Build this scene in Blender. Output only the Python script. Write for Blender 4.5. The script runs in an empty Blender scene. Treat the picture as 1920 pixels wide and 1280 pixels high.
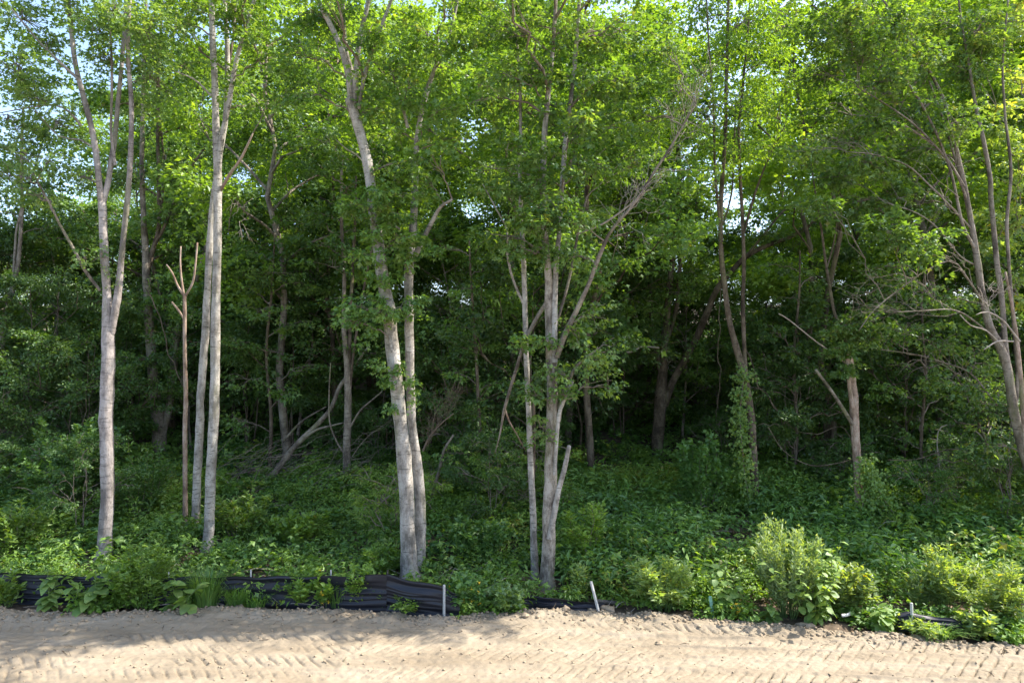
import bpy, math
import numpy as np

S = bpy.context.scene
COL = S.collection
RNG = np.random.default_rng(20240719)

# ------------------------------------------------------------------ camera
F = 1300.0                                   # focal length in photo pixels (1920 wide)
PITCH = math.radians(2.2)
CAMH = 4.6
cam_d = bpy.data.cameras.new('camera')
cam = bpy.data.objects.new('camera', cam_d); COL.objects.link(cam)
cam.location = (0, 0, CAMH); cam.rotation_euler = (math.radians(90) + PITCH, 0, 0)
cam_d.sensor_width = 36; cam_d.lens = 36 * F / 1920; cam_d.clip_end = 2000; cam_d.clip_start = .1
S.camera = cam

# ------------------------------------------------------------------ light
SUN_EL, SUN_AZ = math.radians(50), math.radians(78)      # azimuth from +Y towards +X
w = bpy.data.worlds.new('World'); S.world = w; w.use_nodes = True
nt = w.node_tree; nt.nodes.clear()
sky = nt.nodes.new('ShaderNodeTexSky'); sky.sky_type = 'NISHITA'; sky.sun_disc = False
sky.sun_elevation = SUN_EL; sky.sun_rotation = SUN_AZ
sky.air_density = 1.0; sky.dust_density = 2.0; sky.ozone_density = 1.0
bg = nt.nodes.new('ShaderNodeBackground'); bg.inputs['Strength'].default_value = .15
wo = nt.nodes.new('ShaderNodeOutputWorld')
nt.links.new(sky.outputs[0], bg.inputs[0]); nt.links.new(bg.outputs[0], wo.inputs[0])
sd = bpy.data.lights.new('sun', 'SUN'); sd.energy = 4.0; sd.angle = math.radians(.5); sd.color = (1, .93, .82)
so = bpy.data.objects.new('sun', sd); COL.objects.link(so)
from mathutils import Vector
SUN = Vector((math.cos(SUN_EL) * math.sin(SUN_AZ), math.cos(SUN_EL) * math.cos(SUN_AZ), math.sin(SUN_EL)))
so.rotation_euler = SUN.to_track_quat('Z', 'Y').to_euler(); so.location = (20, 10, 40)
S.view_settings.view_transform = 'Standard'; S.view_settings.look = 'None'
S.view_settings.gamma = 1; S.view_settings.use_curve_mapping = False
S.view_settings.exposure = 1.75
S.render.engine = 'CYCLES'
c = S.cycles
c.max_bounces = 10; c.diffuse_bounces = 5; c.transmission_bounces = 6; c.glossy_bounces = 2
c.use_denoising = True; c.use_fast_gi = False
try: c.denoiser = 'OPENIMAGEDENOISE'
except Exception: pass

# ------------------------------------------------------------------ helpers
def fbm(x, y, octs=4, seed=0, gain=.5):
    x = np.asarray(x, float); y = np.asarray(y, float); out = np.zeros(np.broadcast(x, y).shape); a = 1.
    for o in range(octs):
        xi = np.floor(x).astype(np.int64); yi = np.floor(y).astype(np.int64)
        fx = x - xi; fy = y - yi; fx = fx * fx * (3 - 2 * fx); fy = fy * fy * (3 - 2 * fy)
        def h(i, j):
            n = (i * 374761393 + j * 668265263 + (seed + o) * 1442695041) & 0xffffffff
            n = ((n ^ (n >> 13)) * 1274126177) & 0xffffffff
            n = n ^ (n >> 16)
            return (n & 0xffff) / 65535. * 2 - 1
        out = out + a * ((h(xi, yi) * (1 - fx) + h(xi + 1, yi) * fx) * (1 - fy) + (h(xi, yi + 1) * (1 - fx) + h(xi + 1, yi + 1) * fx) * fy)
        x = x * 2.03 + 17.1; y = y * 2.03 + 5.3; a *= gain
    return out

CP, SP = math.cos(PITCH), math.sin(PITCH)
def unproj(px, py, y):
    """point at world depth y that the photo shows at (px, py)"""
    u = (np.asarray(px, float) - 960) / F; v = (640 - np.asarray(py, float)) / F
    d = np.asarray(y, float) / (CP - v * SP)
    return np.stack(np.broadcast_arrays(u * d, np.asarray(y, float), CAMH + d * (v * CP + SP)), -1)
def on_plane(px, py, z=0.):
    u = (np.asarray(px, float) - 960) / F; v = (640 - np.asarray(py, float)) / F
    d = (z - CAMH) / (v * CP + SP)
    return u * d, d * (CP - v * SP)

_ex = [-400, 0, 150, 300, 480, 640, 830, 1000, 1200, 1330, 1450, 1560, 1700, 1800, 1920, 2300]
_ey = [1136, 1136, 1146, 1146, 1138, 1142, 1152, 1148, 1149, 1160, 1168, 1180, 1192, 1198, 1206, 1222]
EDX, EDY = on_plane(_ex, _ey)
def edge_y(x):
    x = np.asarray(x, float)
    return np.interp(x, EDX, EDY) + .10 * fbm(x * .9, x * 0 + 3.3, 4, 5)
def ground(x, y):
    x = np.asarray(x, float); y = np.asarray(y, float)
    t = y - np.minimum(edge_y(x), 13.2) - .7
    tt = np.maximum(t, 0)
    z = .16 * tt - .05 * np.maximum(tt - 30, 0) - .05
    z = z + np.clip(t / 2, 0, 1) * (.16 * fbm(x * .35, y * .35, 4, 11))
    return z
def ground_hit(px, py):
    ys = np.linspace(11, 60, 2000)
    p = unproj(np.full(2000, px), np.full(2000, py), ys)
    s = p[:, 2] - ground(p[:, 0], p[:, 1])
    k = np.argmax(s < 0) if (s < 0).any() else 1999
    return p[k]

def link(name, me, parent=None, loc=None):
    o = bpy.data.objects.new(name, me); COL.objects.link(o)
    if parent is not None: o.parent = parent
    if loc is not None: o.location = loc
    return o
def tag(o, label=None, cat=None, group=None, kind=None):
    for k, v in (('label', label), ('category', cat), ('group', group), ('kind', kind)):
        if v: o[k] = v
    return o
def thing(name, label, cat, loc=(0, 0, 0), group=None):
    o = link(name, None, None, tuple(float(q) for q in loc)); o.empty_display_size = .2
    return tag(o, label, cat, group)
def mesh(name, V, faces, mat, rnd=None, smooth=True):
    """faces: list of int arrays (n,3) / (n,4)"""
    me = bpy.data.meshes.new(name)
    V = np.asarray(V, np.float32); me.vertices.add(len(V)); me.vertices.foreach_set('co', V.ravel())
    faces = [np.asarray(f, np.int32) for f in faces if len(f)]
    idx = np.concatenate([f.ravel() for f in faces])
    sizes = np.concatenate([np.full(len(f), f.shape[1], np.int32) for f in faces])
    st = np.concatenate([[0], np.cumsum(sizes)[:-1]]).astype(np.int32)
    me.loops.add(len(idx)); me.loops.foreach_set('vertex_index', idx)
    me.polygons.add(len(sizes)); me.polygons.foreach_set('loop_start', st)
    me.polygons.foreach_set('use_smooth', np.full(len(sizes), smooth, bool))
    if rnd is not None:
        a = me.attributes.new('rnd', 'FLOAT', 'FACE'); a.data.foreach_set('value', np.asarray(rnd, np.float32))
    me.update(calc_edges=True); me.materials.append(mat)
    return me
def rebase(me, loc):
    n = len(me.vertices); a = np.empty(n * 3, np.float32); me.vertices.foreach_get('co', a)
    a = a.reshape(-1, 3) - np.asarray(loc, np.float32); me.vertices.foreach_set('co', a.ravel()); me.update()

def nrm(a): return a / np.maximum(np.linalg.norm(a, axis=-1, keepdims=True), 1e-9)
def catmull(P, R, step):
    P = np.asarray(P, float); R = np.asarray(R, float)
    if len(P) == 2: P = np.array([P[0], (P[0] + P[1]) / 2, P[1]]); R = np.array([R[0], (R[0] + R[1]) / 2, R[1]])
    Q = np.vstack([2 * P[0] - P[1], P, 2 * P[-1] - P[-2]]); out = []; rr = []
    for i in range(len(P) - 1):
        n = max(2, int(np.linalg.norm(P[i + 1] - P[i]) / step)); t = np.linspace(0, 1, n, endpoint=False)[:, None]
        a, b, c_, d = Q[i], Q[i + 1], Q[i + 2], Q[i + 3]
        out.append(.5 * (2 * b + (c_ - a) * t + (2 * a - 5 * b + 4 * c_ - d) * t ** 2 + (3 * b - a - 3 * c_ + d) * t ** 3))
        rr.append(R[i] + (R[i + 1] - R[i]) * t[:, 0])
    out.append(P[-1:]); rr.append(R[-1:])
    return np.vstack(out), np.concatenate(rr)
def tube(P, R, sides=8, cap=True, rough=0., seed=0):
    P = np.asarray(P, float); R = np.asarray(R, float); n = len(P)
    T = nrm(np.gradient(P, axis=0))
    ref = np.array([0, 1., 0]) if abs(T[0][1]) < .9 else np.array([1., 0, 0])
    U = np.empty((n, 3)); u = nrm(ref - T[0] * (ref @ T[0]))
    for i in range(n):
        u = u - T[i] * (u @ T[i]); u = u / max(np.linalg.norm(u), 1e-9); U[i] = u
    W = np.cross(T, U); th = np.linspace(0, 2 * np.pi, sides, endpoint=False)
    rad = np.repeat(R[:, None], sides, 1)
    if rough:
        s = np.concatenate([[0], np.cumsum(np.linalg.norm(np.diff(P, axis=0), axis=1))])
        kr = np.random.default_rng(seed + 999)
        for _ in range(int(s[-1] * 1.1)):
            s0 = kr.uniform(0, s[-1]); t0 = kr.uniform(0, 6.28); dt = np.abs((th - t0 + np.pi) % (2 * np.pi) - np.pi); rm = R[int(np.argmin(np.abs(s - s0)))]
            rad = rad * (1 + kr.uniform(.06, .2) * np.exp(-((s[:, None] - s0) / (rm * .8 + .03)) ** 2 - (dt[None] / .55) ** 2))
        rad = rad * (1 + rough * fbm(np.cos(th)[None] * 1.3 + s[:, None] * .8 + seed, np.sin(th)[None] * 1.3 + s[:, None] * 1.7, 3, seed))
    V = P[:, None] + rad[..., None] * (np.cos(th)[None, :, None] * U[:, None] + np.sin(th)[None, :, None] * W[:, None])
    V = V.reshape(-1, 3); i = np.arange(n - 1)[:, None] * sides; j = np.arange(sides)[None]; k = (j + 1) % sides
    Q = np.stack([i + j, i + k, i + sides + k, i + sides + j], -1).reshape(-1, 4)
    tri = np.zeros((0, 3), int)
    if cap:
        V = np.vstack([V, P[-1] + T[-1] * R[-1] * .3]); b = (n - 1) * sides
        tri = np.stack([b + j[0], b + k[0], np.full(sides, n * sides)], -1)
    return V, Q, tri
class Acc:
    def __init__(s): s.V = []; s.Q = []; s.T = []; s.n = 0; s.rq = []; s.rt = []
    def add(s, V, Q=None, T=None, rnd=0.):
        s.V.append(V)
        if Q is not None and len(Q): s.Q.append(np.asarray(Q) + s.n); s.rq.append(np.broadcast_to(rnd, len(Q)))
        if T is not None and len(T): s.T.append(np.asarray(T) + s.n); s.rt.append(np.broadcast_to(rnd, len(T)))
        s.n += len(V)
    def tube(s, P, R, sides=5, rnd=0., rough=0.):
        V, Q, T = tube(P, R, sides, True, rough); s.add(V, Q, T, rnd)
    def build(s, name, mat, smooth=True):
        fs = []; rn = []
        if s.Q: fs.append(np.vstack(s.Q)); rn.append(np.concatenate(s.rq))
        if s.T: fs.append(np.vstack(s.T)); rn.append(np.concatenate(s.rt))
        return mesh(name, np.vstack(s.V), fs, mat, np.concatenate(rn), smooth)
def curve3(a, b, rng, n=6, lift=.15, wob=.06):
    t = np.linspace(0, 1, n)[:, None]; L = np.linalg.norm(b - a)
    p = a + (b - a) * t; p = p + np.array([0, 0, 1.]) * (lift * L * np.sin(np.pi * t) ** 1)
    q = rng.normal(0, wob * L, (n, 3)) * np.sin(np.pi * t); return p + q

LEAF = {   # local (along, side, up) and triangles
 'maple': (np.array([(0, 0, 0), (.42, .52, -.10), (.48, .17, .04), (1, 0, -.14), (.48, -.17, .04), (.42, -.52, -.10)]), np.array([(0, 2, 1), (0, 4, 2), (2, 4, 3), (0, 5, 4)])),
 'lance': (np.array([(0, 0, 0), (.42, .19, .06), (1, 0, -.14), (.42, -.19, .06)]), np.array([(0, 2, 1), (0, 3, 2)])),
 'oval': (np.array([(0, 0, 0), (.45, .31, .07), (1, 0, -.10), (.45, -.31, .07)]), np.array([(0, 2, 1), (0, 3, 2)])),
}
def leaves(acc, P, D, N, size, kind, rnd):
    tv, tf = LEAF[kind]; D = nrm(D); Sd = nrm(np.cross(D, N)); N = np.cross(Sd, D)
    size = np.broadcast_to(size, len(P))[:, None, None]
    V = P[:, None] + size * (tv[None, :, 0, None] * D[:, None] + tv[None, :, 1, None] * Sd[:, None] + tv[None, :, 2, None] * N[:, None])
    T = (np.arange(len(P))[:, None, None] * len(tv) + tf[None]).reshape(-1, 3)
    acc.add(V.reshape(-1, 3), None, T, np.repeat(rnd, len(tf)))
def sprays(acc, C, O, R, n, rng, size=.1, kind='maple', flat=.16, droop=.35, jit=.5, tilt=.55):
    """leafy fans: at each centre C a layered spray of n leaves reaching out along O"""
    C = np.asarray(C, float); k = len(C)
    if k == 0: return
    O = np.asarray(O, float).copy(); O[:, 2] *= .35; O = nrm(O + rng.normal(0, .2, (k, 3)) * [1, 1, .4])
    up = nrm(np.array([0, 0, 1.]) + rng.normal(0, .22, (k, 3))); sd = nrm(np.cross(O, up)); up = np.cross(sd, O)
    R = np.broadcast_to(R, k) * rng.uniform(.7, 1.25, k)
    a = rng.uniform(-np.pi, np.pi, (k, n)); r = np.sqrt(rng.uniform(.02, 1, (k, n))) * R[:, None]
    e = lambda q: q[:, None]
    P = e(C) + (r * np.cos(a))[..., None] * e(O) + (.75 * r * np.sin(a))[..., None] * e(sd) + (rng.normal(0, 1, (k, n)) * flat * R[:, None])[..., None] * e(up)
    P[..., 2] -= droop * r * r / R[:, None] * .5
    D = e(O) * (.5 + np.cos(a))[..., None] + e(sd) * np.sin(a)[..., None] + rng.normal(0, jit, (k, n, 3)); D[..., 2] -= droop
    N = np.array([0, 0, 1.]) + rng.normal(0, tilt, (k, n, 3))
    sz = size * rng.uniform(.65, 1.25, k * n) * np.repeat(rng.uniform(.72, 1.28, k), n)
    rnd = np.clip(np.repeat(rng.uniform(.15, .85, k), n) + rng.normal(0, .16, k * n), 0, 1)
    leaves(acc, P.reshape(-1, 3), D.reshape(-1, 3), N.reshape(-1, 3), sz, kind, rnd)

# ------------------------------------------------------------------ materials
def newmat(name):
    m = bpy.data.materials.new(name); m.use_nodes = True; t = m.node_tree; t.nodes.clear()
    out = t.nodes.new('ShaderNodeOutputMaterial'); return m, t, out
def N_(t, kind, **kw):
    n = t.nodes.new(kind)
    for k, v in kw.items(): setattr(n, k, v)
    return n
def ramp(t, fac, stops):
    r = t.nodes.new('ShaderNodeValToRGB'); cr = r.color_ramp
    while len(cr.elements) < len(stops): cr.elements.new(.5)
    for e, (p, col) in zip(cr.elements, stops): e.position = p; e.color = (*col, 1)
    t.links.new(fac, r.inputs[0]); return r.outputs[0]
LEAF_ALBEDO = 1.6
def leafmat(name, dark, mid, light, trans=.38, gloss=.035, rare=None):
    m, t, out = newmat(name)
    at = N_(t, 'ShaderNodeAttribute', attribute_name='rnd')
    dark, mid, light = [tuple(q * LEAF_ALBEDO for q in c_) for c_ in (dark, mid, light)]
    stops = [(0, dark), (.5, mid), (.97, light)]
    if rare: stops.append((.99, rare))
    col = ramp(t, at.outputs['Fac'], stops)
    oi = N_(t, 'ShaderNodeObjectInfo'); hs = N_(t, 'ShaderNodeHueSaturation')
    mr = N_(t, 'ShaderNodeMapRange'); mr.inputs['To Min'].default_value = .82; mr.inputs['To Max'].default_value = 1.2
    t.links.new(oi.outputs['Random'], mr.inputs[0]); t.links.new(mr.outputs[0], hs.inputs['Value']); t.links.new(col, hs.inputs['Color'])
    col = hs.outputs[0]
    d = N_(t, 'ShaderNodeBsdfDiffuse'); tr = N_(t, 'ShaderNodeBsdfTranslucent'); g = N_(t, 'ShaderNodeBsdfGlossy'); g.inputs['Roughness'].default_value = .55
    g.inputs['Color'].default_value = (.9, .95, 1, 1)
    t.links.new(col, d.inputs[0])
    mx = N_(t, 'ShaderNodeMix', data_type='RGBA', blend_type='MULTIPLY'); mx.inputs[0].default_value = 1
    t.links.new(col, mx.inputs[6]); mx.inputs[7].default_value = (1.9, 1.75, .45, 1); t.links.new(mx.outputs[2], tr.inputs[0])
    a = N_(t, 'ShaderNodeMixShader'); a.inputs[0].default_value = trans; t.links.new(d.outputs[0], a.inputs[1]); t.links.new(tr.outputs[0], a.inputs[2])
    b = N_(t, 'ShaderNodeMixShader'); b.inputs[0].default_value = gloss * 1.1; t.links.new(a.outputs[0], b.inputs[1]); t.links.new(g.outputs[0], b.inputs[2])
    t.links.new(b.outputs[0], out.inputs[0]); return m
def barkmat(name, base, dark, pale, moss=(.16, .17, .07), ring=1., scale=1.):
    m, t, out = newmat(name); tc = N_(t, 'ShaderNodeTexCoord')
    def noise(sx, sz, sc, det=5, rough=.6):
        mp = N_(t, 'ShaderNodeMapping'); mp.inputs['Scale'].default_value = (sx, sx, sz); t.links.new(tc.outputs['Object'], mp.inputs[0])
        n = N_(t, 'ShaderNodeTexNoise'); n.inputs['Scale'].default_value = sc * scale; n.inputs['Detail'].default_value = det; n.inputs['Roughness'].default_value = rough
        t.links.new(mp.outputs[0], n.inputs[0]); return n.outputs['Fac']
    n1 = noise(1, .5, 3.2, 9, .72); col = ramp(t, n1, [(.40, dark), (.49, base), (.58, pale)])  # bark blotches, contrast raised to paint in leaf-shadow dapple too
    def mix(col, fac, c2):
        mx = N_(t, 'ShaderNodeMix', data_type='RGBA'); t.links.new(fac, mx.inputs[0]); t.links.new(col, mx.inputs[6]); mx.inputs[7].default_value = (*c2, 1); return mx.outputs[2]
    def thr(n, a, b, mul):
        mr = N_(t, 'ShaderNodeMapRange'); mr.inputs['From Min'].default_value = a; mr.inputs['From Max'].default_value = b; mr.inputs['To Max'].default_value = mul
        t.links.new(n, mr.inputs[0]); return mr.outputs[0]
    col = mix(col, thr(noise(1.6, 9, 3.0, 4, .6), .57, .66, .75 * ring), tuple(q * .5 for q in dark))    # short cross scars
    col = mix(col, thr(noise(1, .12, 9, 5, .7), .56, .68, .6 * (1.3 - ring * .9)), tuple(q * .5 for q in dark))    # furrows
    n3 = noise(1, .7, 26, 4, .75); col = mix(col, thr(n3, .55, .68, .6), tuple(q * .6 for q in dark))      # flecks
    col = mix(col, thr(noise(1, .35, 1.6, 6, .7), .53, .68, .7), moss)                                       # lichen
    p = N_(t, 'ShaderNodeBsdfPrincipled'); p.inputs['Roughness'].default_value = .9; p.inputs['Specular IOR Level'].default_value = .15
    t.links.new(col, p.inputs['Base Color'])
    bp = N_(t, 'ShaderNodeBump'); bp.inputs['Strength'].default_value = .9; bp.inputs['Distance'].default_value = .03
    t.links.new(noise(1, .22, 16, 6, .7), bp.inputs['Height']); t.links.new(bp.outputs[0], p.inputs['Normal'])
    t.links.new(p.outputs[0], out.inputs[0]); return m
def plain(name, col, rough=.6, noise=.25, scale=20, bump=.0, spec=.3):
    m, t, out = newmat(name); tc = N_(t, 'ShaderNodeTexCoord'); n = N_(t, 'ShaderNodeTexNoise'); n.inputs['Scale'].default_value = scale; n.inputs['Detail'].default_value = 6
    t.links.new(tc.outputs['Object'], n.inputs[0])
    cc = ramp(t, n.outputs['Fac'], [(.3, tuple(q * (1 - noise) for q in col)), (.7, tuple(min(1, q * (1 + noise)) for q in col))])
    p = N_(t, 'ShaderNodeBsdfPrincipled'); p.inputs['Roughness'].default_value = rough; p.inputs['Specular IOR Level'].default_value = spec; t.links.new(cc, p.inputs['Base Color'])
    if bump:
        bp = N_(t, 'ShaderNodeBump'); bp.inputs['Strength'].default_value = bump; bp.inputs['Distance'].default_value = .02; t.links.new(n.outputs['Fac'], bp.inputs['Height']); t.links.new(bp.outputs[0], p.inputs['Normal'])
    t.links.new(p.outputs[0], out.inputs[0]); return m

M = {}
M['bark_pale'] = barkmat('bark_pale', (.30, .272, .24), (.145, .13, .112), (.42, .39, .35))
M['bark_flaky'] = barkmat('bark_flaky', (.285, .25, .232), (.15, .13, .12), (.40, .36, .34), ring=.8, scale=.62)
M['bark_smooth'] = barkmat('bark_smooth', (.325, .30, .265), (.20, .18, .155), (.43, .405, .365), moss=(.22, .215, .12), ring=1.35, scale=1.35)
M['bark_grey'] = barkmat('bark_grey', (.195, .162, .13), (.095, .078, .064), (.29, .25, .205))
M['bark_brown'] = barkmat('bark_brown', (.115, .088, .064), (.055, .042, .032), (.18, .145, .11))
M['bark_rough'] = barkmat('bark_rough', (.26, .225, .185), (.11, .09, .075), (.40, .36, .31), ring=.4, scale=1.5)
M['bark_dead'] = barkmat('bark_dead', (.30, .215, .165), (.18, .12, .09), (.42, .33, .27), ring=.3)
M['twig'] = plain('twig', (.19, .155, .125), .9, .3, 9)
M['twig_dead'] = plain('twig_dead', (.30, .255, .215), .9, .3, 9)
M['twig_rust'] = plain('twig_rust', (.17, .125, .09), .9, .3, 9)
M['stem_green'] = plain('stem_green', (.10, .16, .045), .6, .3, 12)
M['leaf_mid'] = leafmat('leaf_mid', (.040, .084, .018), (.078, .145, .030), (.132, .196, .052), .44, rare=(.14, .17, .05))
M['leaf_silver'] = leafmat('leaf_silver', (.045, .088, .026), (.080, .138, .042), (.13, .185, .068), .42)
M['leaf_lime'] = leafmat('leaf_lime', (.058, .112, .014), (.098, .168, .022), (.145, .215, .036), .5)
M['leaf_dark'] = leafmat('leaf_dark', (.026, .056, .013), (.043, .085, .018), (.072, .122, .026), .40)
M['leaf_yellow'] = leafmat('leaf_yellow', (.075, .128, .030), (.128, .185, .055), (.20, .245, .085), .48, rare=(.36, .30, .03))
M['leaf_pale'] = leafmat('leaf_pale', (.070, .115, .042), (.115, .165, .066), (.17, .21, .10), .40)  # goldenrod leaves, colour paled to stand for sun glare
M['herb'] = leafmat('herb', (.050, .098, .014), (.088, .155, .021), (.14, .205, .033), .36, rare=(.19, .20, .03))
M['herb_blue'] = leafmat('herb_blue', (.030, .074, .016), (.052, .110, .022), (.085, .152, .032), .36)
M['broad'] = leafmat('broad', (.065, .120, .028), (.098, .160, .038), (.15, .20, .055), .42, gloss=.03)
M['grass'] = leafmat('grass', (.045, .10, .022), (.075, .15, .03), (.12, .19, .045), .4)
M['flower'] = plain('flower', (.65, .42, .03), .6, .2, 5)

def dirtmat():
    m, t, out = newmat('sandy_dirt'); tc = N_(t, 'ShaderNodeTexCoord')
    def nz(sc, det=6, r=.6, mp=None):
        n = N_(t, 'ShaderNodeTexNoise'); n.inputs['Scale'].default_value = sc; n.inputs['Detail'].default_value = det; n.inputs['Roughness'].default_value = r
        if mp:
            mm = N_(t, 'ShaderNodeMapping'); mm.inputs['Scale'].default_value = mp; t.links.new(tc.outputs['Object'], mm.inputs[0]); t.links.new(mm.outputs[0], n.inputs[0])
        else: t.links.new(tc.outputs['Object'], n.inputs[0])
        return n.outputs['Fac']
    c1 = ramp(t, nz(1.1, 8, .62, (.5, 1.6, 1)), [(.3, (.184, .149, .106)), (.5, (.238, .197, .144)), (.7, (.292, .247, .187))])
    def mix(a, fac, c2):
        mx = N_(t, 'ShaderNodeMix', data_type='RGBA'); t.links.new(fac, mx.inputs[0]); t.links.new(a, mx.inputs[6]); mx.inputs[7].default_value = (*c2, 1); return mx.outputs[2]
    def thr(n, a, b, mul):
        mr = N_(t, 'ShaderNodeMapRange'); mr.inputs['From Min'].default_value = a; mr.inputs['From Max'].default_value = b; mr.inputs['To Max'].default_value = mul; t.links.new(n, mr.inputs[0]); return mr.outputs[0]
    col = mix(c1, thr(nz(19, 4, .7), .62, .74, .55), (.22, .155, .095))
    col = mix(col, thr(nz(55, 3, .7), .62, .72, .5), (.19, .13, .08))
    p = N_(t, 'ShaderNodeBsdfPrincipled'); p.inputs['Roughness'].default_value = .95; p.inputs['Specular IOR Level'].default_value = .1
    t.links.new(col, p.inputs['Base Color'])
    bp = N_(t, 'ShaderNodeBump'); bp.inputs['Strength'].default_value = .55; bp.inputs['Distance'].default_value = .02
    t.links.new(nz(38, 8, .75), bp.inputs['Height']); t.links.new(bp.outputs[0], p.inputs['Normal'])
    t.links.new(p.outputs[0], out.inputs[0]); return m
M['dirt'] = dirtmat()
M['soil'] = plain('leaf_litter_soil', (.085, .062, .042), .95, .5, 7, .6)
M['clod'] = plain('clod', (.262, .208, .146), .95, .2, 14, .5, .1)
M['fabric'] = plain('black_silt_fabric', (.011, .012, .019), .5, .3, 60, .1, .45)
M['stake'] = plain('stake_wood', (.40, .40, .39), .8, .2, 30)
M['stake_dark'] = plain('stake_dark', (.05, .045, .042), .8, .3, 30)
M['stake_green'] = plain('stake_green', (.22, .42, .33), .6, .15, 20)
M['pipe'] = plain('pipe', (.62, .60, .56), .5, .1, 20)

# ------------------------------------------------------------------ ground, dirt road
xs = np.concatenate([np.linspace(-160, -24, 22), np.arange(-22, 22, .3), np.linspace(24, 160, 22)])
ys = np.concatenate([np.linspace(-90, 8, 14), np.arange(10, 32, .3), np.linspace(33, 70, 30), np.linspace(74, 240, 20)])
X, Y = np.meshgrid(xs, ys)
def grid_faces(nx, ny):
    i = np.arange(ny - 1)[:, None] * nx + np.arange(nx - 1)[None]; i = i.ravel()
    return np.stack([i, i + 1, i + nx + 1, i + nx], -1)
Z = ground(X, Y); Z = np.where(Y < edge_y(X) + .3, np.minimum(Z, -.16), Z); Z = Z + np.where((Y > 12) & (Y < 32), .03 * fbm(X * 3, Y * 3, 2, 4), 0)
g = link('ground', mesh('ground', np.stack([X, Y, Z], -1).reshape(-1, 3), [grid_faces(len(xs), len(ys))], M['soil'])); tag(g, 'bare brown leaf littered woodland floor rising behind the fence', kind='structure')

xs = np.concatenate([np.linspace(-120, -10, 30)[:-1], np.arange(-10, 10, .021), np.linspace(10, 120, 30)])
def dirt_h(x, y):
    e = edge_y(x); d = e - y
    h = .03 * fbm(x * .5, y * .7, 3, 21) + .014 * fbm(x * 2.2, y * 2.2, 4, 31)
    rough = .35 + .65 * np.clip(1 - d / .7, 0, 1)
    h = h + rough * .03 * fbm(x * 8, y * 8, 3, 41) + rough * .016 * np.maximum(fbm(x * 19, y * 19, 2, 51), 0) * 1.6
    h = h + np.exp(-((d - .28) / .26) ** 2) * (.03 + .045 * fbm(x * 1.1, y * .4, 4, 61))          # pushed-up rim
    h = h - np.clip((.05 - d) / .25, 0, 3) * .12
    h = h + .011 * fbm(x * .5, (y - e * .6) * 13, 2, 66) * np.clip(d / .6, 0, 1)
    wx = np.interp(x, [-6, 0, 3], [.4, .7, 1.35])
    slope = -.105 * (x - 2) * np.clip((x + 1) / 4, 0, 1)
    for k, (c0, wd, pitch, sl, dep, ph) in enumerate([(12.45, .17, .19, .55, .030, 0), (12.0, .16, .205, -.85, .036, .4), (11.55, .2, .215, -.85, .042, .3), (11.08, .2, .215, -.85, .040, .1), (10.6, .19, .20, -.7, .036, .5), (10.1, .2, .21, -.8, .035, .2), (9.6, .2, .2, .6, .03, .2)]):
        yc = c0 + slope * .85 + .06 * fbm(x * .25, x * 0 + k, 2, 70 + k)
        q = (y - yc) / wd; band = np.clip(1.35 - np.abs(q) * 1.15, 0, 1) ** .7
        s_ = np.where(x < -2.5, abs(sl), sl)
        f = ((x + s_ * (y - yc) + .02 * fbm(x * 3, y * 3, 2, 90 + k)) / pitch + ph) % 1.0
        lug = np.clip(1.3 - np.abs(f - .5) / .10, 0, 1)
        keep = np.clip(.45 + 1.3 * fbm(x * .8 + k * 9, y * 1.5, 3, 80 + k), .12, 1)
        h = h - 2.2 * dep * wx * band * keep * (lug - .15)
        h = h + .02 * wx * np.exp(-((np.abs(q) - 1.2) / .16) ** 2) * (.6 + .6 * fbm(x * 2, y * 2, 2, 95 + k))
    return h
yf = np.concatenate([np.linspace(-60, 9.4, 30)[:-1], np.arange(9.4, 14.1, .022)])
X, Y = np.meshgrid(xs, yf)
# bend the rows to follow the road edge
Y = np.where(Y > 9.4, 9.4 + (Y - 9.4) * (edge_y(np.clip(X, -20, 20)) + .45 - 9.4) / (14.1 - 9.4), Y)
Z = dirt_h(X, Y)
road = link('dirt_road', mesh('dirt_road', np.stack([X, Y, Z], -1).reshape(-1, 3), [grid_faces(len(xs), len(yf))], M['dirt'])); tag(road, 'pale sandy dirt road pressed with dozer track marks', kind='structure')

def lump(rng, n=1, sub=2):
    import bmesh
    bm = bmesh.new(); bmesh.ops.create_icosphere(bm, subdivisions=sub, radius=1)
    V = np.array([v.co[:] for v in bm.verts]); Fc = np.array([[v.index for v in f.verts] for f in bm.faces]); bm.free(); return V, Fc
LV1, LF1 = lump(RNG, sub=1); LV2, LF2 = lump(RNG, sub=3)
def rocky(V, seed, amp=.35):
    return V * (1 + amp * fbm(V[:, :1] * 1.4 + seed, V[:, 1:2] * 1.4 + V[:, 2:3] * 1.1, 3, seed))
# small crumbs of dirt: uncountable
a = Acc(); r = np.random.default_rng(5)
for i in range(1500):
    x = r.uniform(-10, 10); d = abs(r.normal(0, .28)) if r.random() < .6 else r.uniform(0, 3.3)
    e = float(edge_y(x)); y = e - d - .02; s = r.uniform(.008, .03) * (1.4 if d < .5 else .9)
    V = rocky(LV1, i % 37, .4) * s * np.array([1, 1, .7]); z = float(dirt_h(np.array(x), np.array(y))); a.add(V + [x, y, z + s * .25], None, LF1)
tag(link('dirt_crumbs', a.build('dirt_crumbs', M['clod'], True)), 'loose sandy crumbs scattered over the dirt road', kind='stuff')
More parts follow.
